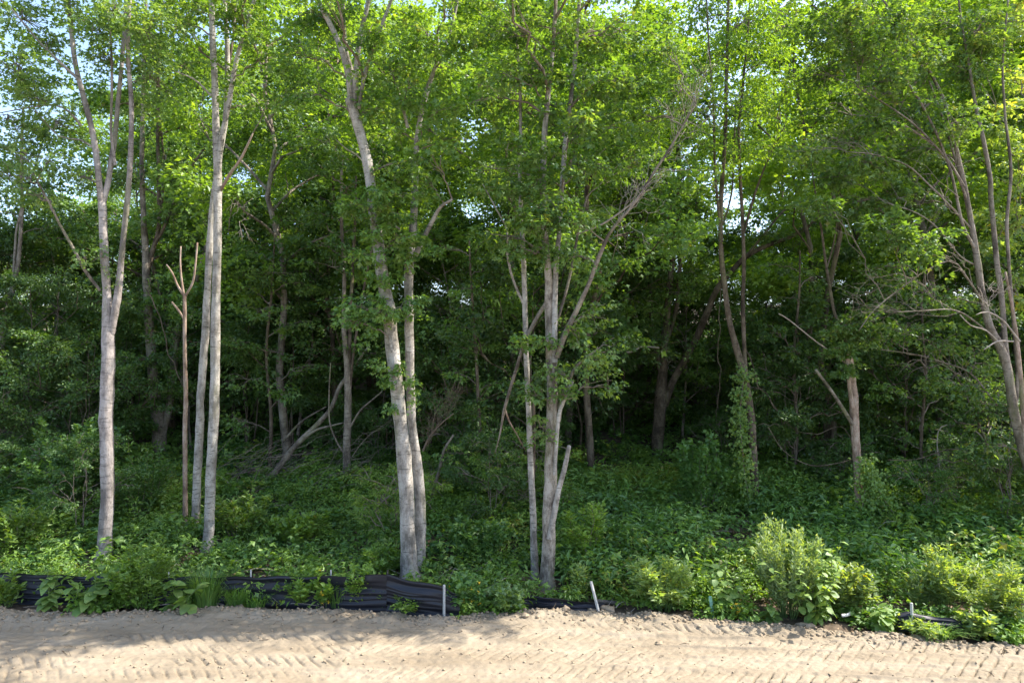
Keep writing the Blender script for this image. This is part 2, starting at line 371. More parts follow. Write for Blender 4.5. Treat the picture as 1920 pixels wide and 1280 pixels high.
# bits of root, bark and leaf dropped on the dirt
a = Acc(); r = np.random.default_rng(15)
for i in range(260):
    x = r.uniform(-9.8, 9.8); y = float(edge_y(x)) - (abs(r.normal(0, .5)) if r.random() < .6 else r.uniform(0, 3.2)) - .05; z = float(dirt_h(np.array(x), np.array(y))); az = r.uniform(0, 6.28); L = r.uniform(.04, .22); d = np.array([math.cos(az), math.sin(az), r.normal(.05, .12)]) * L
    a.tube(curve3(np.array([x, y, z + .006]), np.array([x, y, z + .01]) + d, r, 4, .12, .1), np.linspace(r.uniform(.003, .008), .002, 4), 4)
tag(link('dirt_debris', a.build('dirt_debris', M['bark_brown'])), 'dark bits of root and stick strewn on the dirt road', kind='stuff')
clods = [(489, 1132, .16, 'large pale dirt clod on the road edge below the grass clump'), (1110, 1143, .085, 'lumpy dirt clod beside the collapsed black fabric'),
         (1140, 1146, .10, 'rounded dirt clod on the road rim left of the feathery shrub'), (1270, 1150, .09, 'dirt clod at the road rim below the feathery pale shrub'),
         (1512, 1172, .12, 'dirt clod at the foot of the tall goldenrod bush'), (1060, 1150, .07, 'small dirt clod on the rim in front of the twin grey trunks'),
         (870, 1156, .06, 'small orange dirt clod right of the pale fence stake'), (985, 1158, .06, 'flat dirt clod before the pale mugwort plant'), (1235, 1205, .05, 'lone dirt clod lying out on the tracked dirt')]
for i, (px, py, s, lab) in enumerate(clods):
    x, y = on_plane(px, py); V = rocky(LV2, 100 + i, .42) * s * np.array([1.25, 1, .75]); z = float(dirt_h(np.array(float(x)), np.array(float(y))))
    tag(link('dirt_clod', mesh('dirt_clod', V, [LF2], M['clod']), None, (float(x), float(y), z + s * .3)), lab, 'dirt clod', 'dirt clods along the road rim')

# ------------------------------------------------------------------ hero trees traced from the photo
BLOB = 1.65
class Tree:
    def __init__(s, name, label, cat, base_px, bark, leaf=None, y=None, seed=0, group='trees along the wood edge', sides=14):
        s.rng = np.random.default_rng(seed); s.seed = seed
        b = ground_hit(*base_px) if y is None else unproj(base_px[0], base_px[1], y)
        s.y = b[1]; s.base = np.array([b[0], b[1], float(ground(b[0], b[1]))]); s.e = thing(name, label, cat, s.base, group)
        s.bark = bark; s.leaf = leaf; s.sk = []; s.tw = Acc(); s.cr = Acc(); s.has = [0, 0]; s.sides = sides
    def part(s, name, me, label=None):
        rebase(me, s.base); o = link(name, me, s.e)
        if label: o['label'] = label
        return o
    def stem(s, name, pts, dy0=0., dy1=0., root=False, rough=.10, mat=None, label=None, curve=0., skel=True):
        """pts: (px, py, width_px); dy0..dy1 depth offset along the stem"""
        p = np.array(pts, float); t = np.linspace(0, 1, len(p)) if len(p) > 2 else np.array([0, 1.])
        yy = s.y + dy0 + (dy1 - dy0) * t + curve * np.sin(t * np.pi)
        P = unproj(p[:, 0], p[:, 1], yy); R = p[:, 2] * .46 / F * yy * np.cos(np.arctan((p[:, 0] - 960) / F))
        if root:
            P = np.vstack([P[0] + (P[0] - P[1]) * 0 + [0, 0, -.45], P[0] + [0, 0, .0], P[1:]]) if False else P
            g = float(ground(P[0][0], P[0][1])); first = P[0].copy(); first[2] = min(g, first[2]) - .3
            P = np.vstack([first, P[0] + (P[1] - P[0]) * .02, P[0] + (P[1] - P[0]) * .22, P[1:]]); R = np.concatenate([[R[0] * 1.6], [R[0] * 1.42], [R[0] * 1.06], R[1:]])
        C, rr = catmull(P, R, .09 if R.max() > .03 else .14)
        n = len(C); sd = s.seed * 7 + len(s.sk); q = np.arange(n) * .12
        wob = np.stack([fbm(q * .9, q * 0 + sd, 3, 1), fbm(q * .9, q * 0 + sd + 5, 3, 2), q * 0], -1) * np.minimum(rr, .12)[:, None] * .13
        C = C + wob * np.minimum(1, np.arange(n) / 8)[:, None]
        V, Q, T = tube(C, rr, s.sides if rr.max() > .05 else 8, True, rough if rr.max() > .03 else .05, sd)
        me = mesh(name, V, [Q, T], mat or s.bark); s.part(name, me, label)
        if skel: s.sk.append((C, rr))
        return C, rr
    def blobs(s, bl, n=22, R=.36, per=26, size=.10, kind='maple', droop=.4, twigs=True, dyamp=1., own=None):
        """bl: (px, py, rx_px, ry_px[, dy[, density]])"""
        sk = np.vstack([q[0] for q in s.sk]) if s.sk else None; rad = np.concatenate([q[1] for q in s.sk])
        for b in bl:
            px, py, rx, ry = b[:4]; dy = b[4] if len(b) > 4 else s.rng.uniform(-1.1, 1.1) * dyamp; dens = b[5] if len(b) > 5 else 1.
            if py < -30:
                dens *= .75 if px < 1350 else .5; dy = s.rng.uniform(-3, .4) if s.y < 17 and px < 1350 else s.rng.uniform(-1.6, .6)  # unseen crowns above the frame, set to overhang and dapple the road
            y = s.y + dy; ctr = unproj(px, py, y); ex = rx / F * y; ez = ry / F * y
            k = max(5, int(BLOB * n * dens * (rx * ry) / 5600.))
            d = nrm(s.rng.normal(0, 1, (k, 3))) * (s.rng.uniform(.15, 1, (k, 1)) ** .45); C = ctr + d * [ex, (ex + ez) / 2 * .9, ez]
            dv = ctr - sk; cost = np.linalg.norm(dv, axis=1) + 1.2 * np.maximum(-dv[:, 2] + .35 * np.hypot(dv[:, 0], dv[:, 1]), 0)
            j = int(np.argmin(cost)); a0 = sk[j]
            if twigs:
                L = np.linalg.norm(ctr - a0); r0 = min(rad[j] * .7, .008 + .011 * L)
                br = curve3(a0, ctr, s.rng, 9, .10, .035); s.tw.tube(br, np.linspace(r0, .007, 9), 5)
                s.has[0] = 1
                for q in C:
                    i = s.rng.integers(3, 9); tp = curve3(br[i], q, s.rng, 5, .08, .05); s.tw.tube(tp, np.linspace(.009, .0035, 5), 3)
            O = nrm(C - a0 + .3 * (C - ctr)); s.has[1] = 1
            sprays(s.cr if own is None else own, C, O, R, int(per * 1.3), s.rng, size * 1.22, kind, droop=droop)
    def deadtwigs(s, pts, dy=0., n=14, L=.7, r0=.008, mat='twig_dead', name='dead_twigs', spread=.7, up=.4, start=.25):
        a = Acc(); p = np.array(pts, float); yy = s.y + dy
        C, _ = catmull(unproj(p[:, 0], p[:, 1], yy), np.ones(len(p)), .1)
        dirs = nrm(np.gradient(C, axis=0))
        for i in range(n):
            j = s.rng.integers(int(len(C) * start), len(C)); d = nrm(dirs[j] + s.rng.normal(0, spread, 3) + [0, 0, up * .5]); l = L * s.rng.uniform(.5, 1.3)
            e = C[j] + d * l; q = curve3(C[j], e, s.rng, 7, s.rng.uniform(-.1, .2), .05); a.tube(q, np.linspace(r0, .003, 7), 4)
            for m in range(4):
                k = s.rng.integers(2, 6); e2 = q[k] + nrm(d + s.rng.normal(0, .8, 3)) * l * .5; a.tube(curve3(q[k], e2, s.rng, 5, .05, .06), np.linspace(r0 * .55, .0025, 5), 3)
        tag(s.part(name, a.build(name, M[mat])), kind='stuff')
    def finish(s, leafname='crown'):
        if s.has[0]: tag(s.part('twigs', s.tw.build('twigs', M['twig'])), kind='stuff')
        if s.has[1]: tag(s.part(leafname, s.cr.build(leafname, s.leaf, False)), kind='stuff')

# A: forked pale tree at the left
A = Tree('forked_tree', 'pale grey trunk forking twice, leftmost of the trunks at the fence', 'tree', (197, 1050), M['bark_flaky'], M['leaf_silver'], seed=1)
A.stem('trunk', [(195, 1050, 29), (199, 940, 29), (201, 840, 29), (201, 740, 29), (203, 660, 29), (203, 605, 27), (200, 540, 19), (196, 470, 19), (191, 380, 18)], root=True)
A.stem('limb', [(209, 625, 16), (217, 570, 17), (226, 500, 13), (236, 400, 12), (244, 300, 11), (246, 200, 10), (240, 90, 9), (245, -40, 8), (255, -260, 5)], 0, -.5)
A.stem('limb', [(191, 392, 15), (182, 300, 14), (172, 240, 13), (158, 190, 12), (140, 110, 11), (128, 0, 10), (120, -140, 8), (115, -330, 5)], 0, -.3)
A.stem('limb', [(192, 385, 13), (203, 335, 12), (214, 265, 11), (222, 190, 10), (229, 110, 9), (236, 0, 8), (225, -150, 6), (215, -330, 4)], 0, .5)
A.stem('branch', [(188, 545, 8), (160, 508, 8), (140, 470, 7), (112, 420, 6), (95, 385, 5), (70, 340, 4)], 0, -.6, mat=M['bark_grey'])
A.stem('branch', [(146, 148, 7), (110, 115, 6), (75, 80, 5), (45, 45, 4), (20, 15, 3)], -.2, -.9)
A.stem('branch', [(152, 236, 6), (130, 210, 5), (100, 197, 4), (50, 203, 3), (0, 212, 2)], -.2, -.8)
A.stem('branch', [(216, 310, 7), (208, 245, 6), (210, 160, 6), (208, 80, 5), (200, 20, 4)], 0, -.7)
A.stem('branch', [(187, 285, 5), (150, 262, 4), (110, 255, 3), (60, 200, 2.5)], 0, -.6)
A.blobs([(50, 40, 70, 50), (30, 120, 60, 45), (75, 190, 60, 35), (30, 245, 55, 35), (95, 300, 45, 30, -.8), (175, 50, 40, 35), (200, 110, 45, 35), (280, 60, 50, 50), (300, 150, 45, 40), (130, 20, 40, 30),
         (20, 330, 40, 30, -.5), (150, 335, 40, 25), (255, 200, 30, 30), (215, 15, 50, 30), (90, 95, 45, 30, .6), (60, 160, 60, 40, .8), (110, 240, 60, 40, .9), (30, 290, 50, 35), (70, 370, 60, 30, .9)], 34, .34, 24, .085, droop=.45)
A.blobs([(60, -90, 90, 70), (170, -60, 70, 60), (280, -80, 80, 70), (100, -220, 110, 80), (240, -230, 110, 80), (170, -350, 130, 80), (-80, -40, 90, 80), (-90, 120, 70, 60)], 12, .45, 26, .11)
A.blobs([(190, 480, 20, 22, -.2), (222, 520, 14, 20), (160, 480, 26, 18)], 22, .22, 14, .07)
A.finish()

# B: tall straight pale trunk and its partner
B = Tree('straight_tree', 'tall straight pale trunk, right one of the leaning pair beside the dead snag', 'tree', (389, 1030), M['bark_smooth'], M['leaf_mid'], seed=2)
B.stem('trunk', [(389, 1030, 21), (394, 930, 21), (399, 800, 21), (403, 660, 20), (406, 520, 19), (408, 430, 18), (408, 330, 18), (405, 240, 16), (401, 120, 14), (396, 0, 12), (392, -180, 9), (396, -380, 5)], root=True)
B.stem('limb', [(410, 340, 10), (414, 268, 11), (428, 200, 11), (440, 130, 10), (455, 70, 9), (474, 10, 8), (500, -90, 6), (520, -260, 4)], 0, -.6)
B.stem('branch', [(412, 360, 7), (432, 325, 7), (450, 300, 6), (466, 268, 5), (474, 250, 3)], 0, -.3, mat=M['bark_dead'])
B.stem('branch', [(396, 180, 5), (372, 155, 4), (350, 142, 3), (320, 132, 2)], 0, -.4)
B.deadtwigs([(414, 370), (430, 400), (455, 420)], -.3, 5, .5, .006)
B.blobs([(330, 55, 60, 50), (340, 130, 45, 35, .4), (460, 60, 45, 45), (440, 140, 40, 35), (500, 110, 50, 45, -.6), (360, 20, 50, 35), (430, 15, 50, 30), (535, 175, 55, 40, -.6), (480, 200, 40, 30)], 20, .36, 26, .095)
B.blobs([(330, -80, 90, 70), (440, -90, 90, 70), (390, -220, 120, 80), (500, -200, 90, 70), (410, -360, 120, 80)], 12, .45, 26, .11)
B.finish()
B2 = Tree('slender_tree', 'pale trunk that leans behind the tall straight one, right of the dead snag', 'tree', (366, 1000), M['bark_smooth'], M['leaf_mid'], seed=3)
B2.stem('trunk', [(366, 1000, 17), (370, 900, 17), (374, 800, 18), (378, 720, 16), (384, 640, 16), (388, 560, 15), (392, 470, 15), (399, 380, 13), (412, 290, 12), (424, 200, 11), (426, 80, 10), (421, -20, 9), (430, -200, 6), (440, -350, 4)], root=True)
B2.stem('branch', [(424, 150, 6), (436, 80, 6), (441, 20, 5), (446, -60, 4)], 0, .5, mat=M['bark_brown'])
B2.blobs([(470, -30, 80, 60), (370, -140, 90, 70), (470, -260, 100, 80), (450, 180, 40, 60, .6)], 14, .42, 26, .10)
B2.finish()
# C: dead snag
Cc = Tree('dead_snag', 'thin bare pinkish snag ending in a three pronged fork', 'tree', (347, 985), M['bark_dead'], seed=4)
Cc.stem('trunk', [(347, 985, 10), (347, 860, 10), (348, 740, 9), (346, 640, 8), (346, 552, 8)], root=True)
Cc.stem('branch', [(346, 556, 6), (333, 535, 5), (323, 512, 4), (312, 496, 3)], 0, -.1)
Cc.stem('branch', [(345, 556, 6), (340, 520, 4.5), (338, 490, 3.5), (339, 462, 3)], 0, .1)
Cc.stem('branch', [(347, 556, 6), (361, 530, 5), (366, 500, 4.5), (370, 455, 4)], 0, 0)
Cc.stem('branch', [(346, 600, 5), (335, 582, 5), (322, 566, 4)], 0, -.2)
Cc.finish()

# D: dark V tree further back
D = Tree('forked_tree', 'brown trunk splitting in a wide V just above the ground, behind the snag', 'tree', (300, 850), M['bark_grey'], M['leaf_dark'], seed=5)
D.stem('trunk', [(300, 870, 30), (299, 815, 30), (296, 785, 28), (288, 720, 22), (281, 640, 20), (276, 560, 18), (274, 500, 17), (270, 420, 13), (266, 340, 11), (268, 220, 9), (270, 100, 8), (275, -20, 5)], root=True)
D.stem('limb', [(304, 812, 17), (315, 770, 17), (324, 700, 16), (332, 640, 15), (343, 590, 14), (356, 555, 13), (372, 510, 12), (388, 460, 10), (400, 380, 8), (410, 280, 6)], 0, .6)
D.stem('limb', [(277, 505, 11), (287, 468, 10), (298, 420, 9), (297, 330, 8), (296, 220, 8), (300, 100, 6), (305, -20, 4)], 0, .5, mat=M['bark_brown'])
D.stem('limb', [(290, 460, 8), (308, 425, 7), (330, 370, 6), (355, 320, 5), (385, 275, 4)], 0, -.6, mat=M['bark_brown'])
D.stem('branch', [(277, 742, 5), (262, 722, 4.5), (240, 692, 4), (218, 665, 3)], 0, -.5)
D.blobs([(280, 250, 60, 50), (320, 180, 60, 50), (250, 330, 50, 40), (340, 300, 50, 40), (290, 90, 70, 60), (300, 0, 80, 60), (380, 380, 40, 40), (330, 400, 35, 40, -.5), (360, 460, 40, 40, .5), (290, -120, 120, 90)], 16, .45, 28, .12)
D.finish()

# E: centre twin
E = Tree('twin_trunk_tree', 'big pale twin trunk tree standing right behind the corner of the black fence', 'tree', (772, 1085), M['bark_pale'], M['leaf_mid'], seed=6)
E.stem('trunk', [(770, 1085, 33), (765, 1000, 31), (760, 900, 30), (751, 800, 28), (742, 720, 28), (735, 640, 27), (724, 560, 26), (711, 470, 25), (700, 400, 23), (692, 330, 21), (680, 270, 22), (665, 215, 22), (656, 185, 22)], root=True)
E.stem('limb', [(660, 200, 14), (650, 130, 12), (636, 85, 12), (618, 45, 11), (600, 10, 10), (580, -50, 8), (550, -200, 6), (540, -340, 4)], 0, -.4)
E.stem('limb', [(658, 195, 12), (660, 140, 11), (648, 90, 9), (644, 30, 8), (640, -60, 7), (625, -200, 5)], 0, .4)
E.stem('limb', [(666, 195, 13), (668, 130, 11), (676, 70, 10), (690, 5, 9), (706, -90, 7), (715, -260, 4)], 0, -.2)
E.stem('limb', [(672, 205, 9), (684, 140, 9), (704, 80, 8), (728, 15, 7), (755, -60, 5)], 0, -.6)
E.stem('limb', [(786, 1075, 26), (788, 960, 23), (783, 880, 21), (773, 790, 18), (767, 680, 18), (766, 590, 18), (765, 510, 18), (772, 440, 17), (777, 380, 15), (779, 310, 13), (784, 250, 11), (795, 190, 10), (815, 130, 9), (840, 70, 7), (858, 0, 6), (880, -140, 4)], .35, .3, root=True)
E.stem('branch', [(778, 480, 11), (797, 440, 10), (812, 412, 9), (826, 388, 7), (848, 374, 5)], .3, -.3)
E.stem('branch', [(765, 240, 7), (752, 190, 6), (740, 150, 5), (728, 128, 4)], .3, 0)
E.stem('branch', [(700, 425, 6), (722, 395, 5), (738, 420, 5), (750, 430, 5)], .0, .3)
E.stem('branch', [(688, 310, 4), (668, 290, 3.5), (650, 280, 3), (630, 262, 2)], 0, -.4)
E.stem('branch', [(736, 660, 6), (728, 630, 5), (722, 615, 4), (722, 560, 3)], -.2, -.25)
E.blobs([(560, 30, 60, 45), (545, 95, 55, 40, -.6), (600, 120, 45, 40), (575, 175, 45, 35, -.4), (625, 60, 40, 40), (700, 60, 50, 45), (720, 140, 50, 40), (700, 210, 45, 35), (760, 90, 50, 45), (765, 165, 45, 40), (740, 255, 50, 35),
         (800, 60, 50, 50), (835, 130, 50, 45), (870, 70, 50, 45), (820, 210, 45, 35), (860, 260, 40, 30), (730, 310, 40, 25), (810, 290, 35, 30), (650, 20, 45, 35), (800, 340, 40, 25, -.3)], 21, .34, 26, .10)
E.blobs([(745, 362, 62, 14, -.5, 2), (700, 352, 26, 14, -.5, 2), (690, 392, 44, 16, -.6, 2), (735, 398, 50, 13, -.5, 1.6), (655, 385, 18, 12, -.6, 2), (700, 432, 34, 16, -.4, 1.6), (755, 445, 40, 22, -.4, 1.5), (690, 480, 26, 16, -.5, 2),
         (760, 492, 30, 18, -.2, 1.6), (730, 585, 60, 14, -.5, 2), (660, 606, 34, 11, -.6, 2), (690, 562, 26, 14, -.5, 2), (775, 575, 22, 22, -.3, 1.6), (715, 520, 24, 16, -.4, 1.6), (655, 576, 12, 14, -.6, 2)], 27, .26, 22, .10, droop=.6)
E.blobs([(690, 640, 14, 20, -.4, 4), (705, 680, 16, 24, -.4, 4), (722, 715, 16, 20, -.4, 4), (735, 755, 9, 22, -.3, 4), (774, 745, 8, 20, -.2, 5), (768, 710, 7, 16, -.2, 5), (745, 690, 8, 14, -.3, 4)], 20, .16, 16, .07, droop=.8, twigs=False)
E.blobs([(560, -80, 90, 70), (660, -90, 90, 70), (760, -80, 90, 70), (600, -220, 110, 80), (720, -230, 110, 80), (850, -70, 80, 60), (660, -350, 120, 80), (820, -200, 90, 70)], 12, .45, 26, .11)
E.finish()

# brushy dead top beside the twin trunks
Br = Tree('dead_brush', 'rusty brown dead brush fanning out beside the twin trunks', 'dead brush', (800, 960), M['bark_grey'], y=None, seed=7, group='dead wood in the undergrowth')
Br.stem('stem', [(800, 960, 9), (812, 920, 8), (824, 880, 6), (832, 845, 5), (850, 815, 4)], 0, -.4, mat=M['bark_grey'])
Br.stem('stem', [(793, 845, 5), (806, 818, 4), (826, 795, 3), (850, 775, 2.5)], -.3, -.6, mat=M['twig_rust'])
Br.deadtwigs([(800, 845), (812, 810), (830, 780), (842, 760)], -.5, 30, .8, .0035, 'twig_rust', spread=.36, up=.9, start=0)
Br.finish()

# F: right-of-centre cluster
Ft = Tree('clump_tree', 'rough grey trunk with a bundle of upright stems, right of centre', 'tree', (1027, 1100), M['bark_rough'], M['leaf_mid'], seed=8)
Ft.stem('trunk', [(1026, 1100, 27), (1029, 1000, 27), (1031, 900, 27), (1034, 820, 24), (1035, 740, 23), (1034, 660, 22), (1030, 590, 18), (1028, 520, 16), (1021, 440, 14), (1018, 360, 12), (1020, 280, 12), (1024, 210, 11), (1030, 150, 10), (1040, 40, 8), (1046, -100, 6), (1050, -280, 4)], root=True)
Ft.stem('limb', [(1040, 680, 13), (1039, 600, 13), (1040, 540, 12), (1044, 480, 11), (1050, 420, 10), (1054, 340, 10), (1060, 270, 10), (1070, 190, 9), (1078, 110, 9), (1084, 30, 8), (1092, -80, 6), (1100, -250, 4)], -.1, .4, mat=M['bark_pale'])
Ft.stem('limb', [(1044, 670, 12), (1060, 625, 12), (1082, 580, 10), (1105, 530, 9), (1128, 470, 8), (1148, 430, 7), (1190, 380, 6), (1225, 325, 5.5), (1258, 275, 5), (1284, 230, 4), (1305, 195, 3)], -.15, -.9, mat=M['bark_grey'])
Ft.stem('limb', [(1047, 790, 9), (1053, 750, 8), (1065, 720, 8), (1078, 690, 6), (1105, 665, 4)], 0, -.3, mat=M['bark_grey'])
Ft.stem('branch', [(1040, 890, 8), (1046, 790, 8), (1056, 755, 8), (1075, 712, 6)], -.2, -.2, mat=M['bark_pale'])
Ft.stem('branch', [(1030, 1010, 12), (1040, 960, 12), (1048, 920, 11), (1058, 880, 10), (1067, 835, 8)], -.15, -.25, mat=M['bark_pale'], label='broken pale stub slanting up from the trunk')
Ft.stem('branch', [(1038, 620, 6), (1058, 560, 6), (1072, 500, 6), (1085, 430, 5), (1100, 370, 4)], .2, .6, mat=M['bark_grey'])
Ft.stem('branch', [(1030, 560, 8), (1010, 590, 8), (985, 640, 8), (965, 700, 6.5), (946, 765, 6), (938, 810, 3.5), (928, 850, 1.5)], .3, .8, mat=M['bark_grey'])
Ft.stem('branch', [(946, 765, 4), (955, 790, 3.5), (968, 812, 3), (984, 842, 1.5)], .7, .9, mat=M['bark_dead'])
Ft.stem('branch', [(1210, 360, 3), (1180, 385, 3.5), (1130, 420, 4), (1080, 440, 3)], -.5, .1, mat=M['twig_dead'])
Ft.deadtwigs([(1120, 500), (1148, 430), (1190, 380), (1225, 325), (1258, 275), (1300, 200)], -.7, 40, .75, .0045, spread=.7)
Ft.blobs([(940, 60, 60, 45), (1000, 50, 55, 45), (1060, 60, 50, 45), (1120, 60, 55, 50), (1180, 60, 55, 45), (950, 140, 50, 40), (1010, 130, 50, 40), (1070, 150, 50, 40), (1130, 150, 50, 45), (1190, 140, 50, 45), (1240, 90, 50, 50), (1260, 170, 45, 40),
          (970, 210, 50, 35), (1030, 215, 45, 35), (1090, 230, 45, 40), (1150, 240, 45, 40), (1210, 230, 45, 40), (950, 280, 45, 35), (910, 320, 45, 30), (1000, 290, 40, 30), (1070, 300, 40, 30), (1130, 310, 45, 35), (890, 190, 45, 35), (1190, 310, 45, 35)], 21, .34, 26, .10)
Ft.blobs([(1005, 345, 40, 22, -.6, 1.5), (950, 355, 45, 25, -.6, 1.4), (1040, 385, 55, 25, -.8, 1.6), (1010, 410, 55, 20, -.9, 1.8), (1065, 415, 40, 20, -.9, 1.8), (990, 470, 55, 22, -.5, 1.2), (1080, 480, 50, 28, -.3), (1110, 400, 45, 28), (920, 440, 50, 25, .2)], 22, .30, 24, .095, droop=.6)
Ft.blobs([(1085, 620, 38, 35, -.2), (1120, 590, 40, 35, .3), (1100, 680, 40, 26, -.3, 1.3), (1050, 700, 35, 22, -.4, 1.3), (1135, 660, 36, 34, .2), (1060, 740, 24, 16, -.4, 1.3), (1005, 740, 20, 22, -.3), (1010, 800, 14, 30, -.2), (1140, 720, 30, 30, .3), (1025, 640, 18, 12, -.3)], 22, .27, 22, .09, droop=.6)
Ft.blobs([(920, -80, 90, 70), (1020, -90, 90, 70), (1130, -80, 90, 70), (1230, -60, 90, 70), (970, -220, 110, 80), (1100, -230, 110, 80), (1040, -350, 120, 80), (1220, -200, 100, 70)], 12, .45, 26, .11)
Ft.finish()
F2 = Tree('slender_tree', 'thin pale stem close to the left of the rough grey trunk', 'tree', (1003, 1082), M['bark_pale'], M['leaf_mid'], seed=9)
F2.stem('trunk', [(1003, 1082, 14), (999, 960, 13), (994, 860, 12), (991, 760, 11), (987, 660, 11), (984, 570, 11), (981, 480, 10), (977, 400, 9), (974, 330, 8), (976, 240, 7), (972, 120, 6), (960, -20, 4)], root=True)
F2.stem('branch', [(984, 575, 6), (968, 540, 6), (958, 510, 5), (951, 470, 4.5), (950, 430, 4), (935, 400, 3), (905, 345, 2)], 0, -.3)
F2.stem('branch', [(1000, 900, 7), (1001, 820, 7), (1001, 750, 6)], .25, .25, mat=M['bark_brown'])
F2.blobs([(975, 60, 40, 40), (960, 180, 40, 35), (985, 380, 35, 25), (975, 640, 16, 14), (985, 300, 35, 30)], 20, .3, 22, .09)
F2.finish()

# G: dark slim tree with climbing vine, lime crown
G = Tree('slim_tree', 'slim dark trunk forking into tall parallel stems, vine climbing its lower half', 'tree', (1416, 955), M['bark_brown'], M['leaf_lime'], seed=10)
G.stem('trunk', [(1416, 960, 18), (1414, 880, 17), (1409, 800, 16), (1401, 740, 18), (1391, 690, 15), (1377, 640, 13), (1366, 590, 12), (1358, 530, 11), (1352, 460, 10), (1352, 370, 9), (1360, 260, 8), (1362, 150, 7), (1365, 30, 6), (1370, -120, 4)], root=True)
G.stem('limb', [(1399, 730, 11), (1396, 660, 9), (1393, 580, 9), (1395, 500, 8), (1393, 430, 8), (1388, 340, 7), (1386, 240, 6), (1395, 140, 5), (1405, 20, 4), (1410, -100, 3)], 0, .4)
G.stem('limb', [(1352, 440, 7), (1346, 380, 6), (1340, 300, 5), (1338, 200, 5), (1330, 100, 4), (1325, 0, 3)], 0, -.3)
G.stem('limb', [(1393, 440, 6), (1405, 400, 6), (1420, 350, 5), (1440, 300, 4), (1470, 240, 3)], .3, 0)
G.stem('branch', [(1356, 420, 4), (1372, 360, 4), (1376, 280, 4), (1380, 180, 3)], 0, .4)
G.blobs([(1330, 40, 60, 50), (1400, 40, 60, 55), (1470, 50, 50, 50), (1360, 110, 60, 45), (1430, 120, 55, 45), (1310, 130, 50, 45), (1480, 130, 40, 40), (1390, 190, 55, 40), (1330, 200, 50, 40), (1450, 200, 45, 40), (1400, 260, 45, 35), (1310, 270, 45, 40), (1450, 270, 40, 35), (1350, 310, 35, 25, 0, .7),
         (1300, 20, 40, 40), (1500, 20, 40, 40), (1420, -60, 100, 60), (1320, -60, 90, 60), (1370, -180, 140, 90), (1480, -120, 80, 80)], 20, .42, 26, .11, 'lance', droop=.7)
G.finish()
def vine(name, label, pts, tr, dy, n, wd, seed, leaf='herb', group='vines on the trunks'):
    r = np.random.default_rng(seed); p = np.array(pts, float); C, _ = catmull(unproj(p[:, 0], p[:, 1], tr.y + dy), np.ones(len(p)), .08)
    e = thing(name, label, 'vine', tr.base, group); a = Acc(); a.tube(C, np.full(len(C), .012), 5); me = a.build('vine_stem', M['twig']); rebase(me, tr.base); link('stem', me, e)
    L = Acc(); j = r.integers(0, len(C), n); P = C[j] + r.normal(0, 1, (n, 3)) * [wd, wd, .08]
    D = r.normal(0, 1, (n, 3)) + [0, -.3, -.9]; Nn = r.normal(0, .5, (n, 3)) + [0, -1, .6]
    leaves(L, P, D, Nn, r.uniform(.06, .13, n), 'maple', np.clip(r.normal(.5, .22, n), 0, 1)); me = L.build('foliage', M[leaf], False); rebase(me, tr.base); tag(link('foliage', me, e), kind='stuff')
vine('climbing_vine', 'leafy green vine wrapped round the slim dark forked trunk', [(1410, 955), (1398, 900), (1392, 840), (1388, 780), (1392, 730), (1398, 690)], G, -.3, 1100, .15, 21)

# H: dark leaning tree deep inside
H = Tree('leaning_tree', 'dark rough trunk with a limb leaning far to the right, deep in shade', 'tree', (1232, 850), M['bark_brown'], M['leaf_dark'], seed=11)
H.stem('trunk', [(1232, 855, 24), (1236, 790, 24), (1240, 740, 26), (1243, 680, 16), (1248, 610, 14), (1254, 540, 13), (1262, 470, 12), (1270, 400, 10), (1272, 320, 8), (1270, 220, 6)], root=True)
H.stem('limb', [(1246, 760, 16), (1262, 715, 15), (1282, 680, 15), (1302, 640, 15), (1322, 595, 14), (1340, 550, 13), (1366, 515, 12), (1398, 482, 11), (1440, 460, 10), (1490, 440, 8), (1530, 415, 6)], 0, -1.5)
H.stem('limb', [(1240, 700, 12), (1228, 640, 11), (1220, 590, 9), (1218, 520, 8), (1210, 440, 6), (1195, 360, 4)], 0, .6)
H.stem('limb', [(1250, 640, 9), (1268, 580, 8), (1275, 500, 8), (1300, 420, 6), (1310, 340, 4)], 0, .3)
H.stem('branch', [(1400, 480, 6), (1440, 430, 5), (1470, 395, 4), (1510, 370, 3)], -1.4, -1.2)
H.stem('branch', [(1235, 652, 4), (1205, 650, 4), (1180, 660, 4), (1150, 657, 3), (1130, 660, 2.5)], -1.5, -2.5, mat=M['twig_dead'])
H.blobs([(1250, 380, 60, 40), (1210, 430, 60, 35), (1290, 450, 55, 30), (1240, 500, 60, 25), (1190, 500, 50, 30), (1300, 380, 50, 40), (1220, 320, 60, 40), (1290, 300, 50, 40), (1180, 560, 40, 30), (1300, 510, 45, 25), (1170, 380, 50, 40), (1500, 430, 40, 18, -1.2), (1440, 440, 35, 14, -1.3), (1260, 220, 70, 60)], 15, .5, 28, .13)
H.finish()

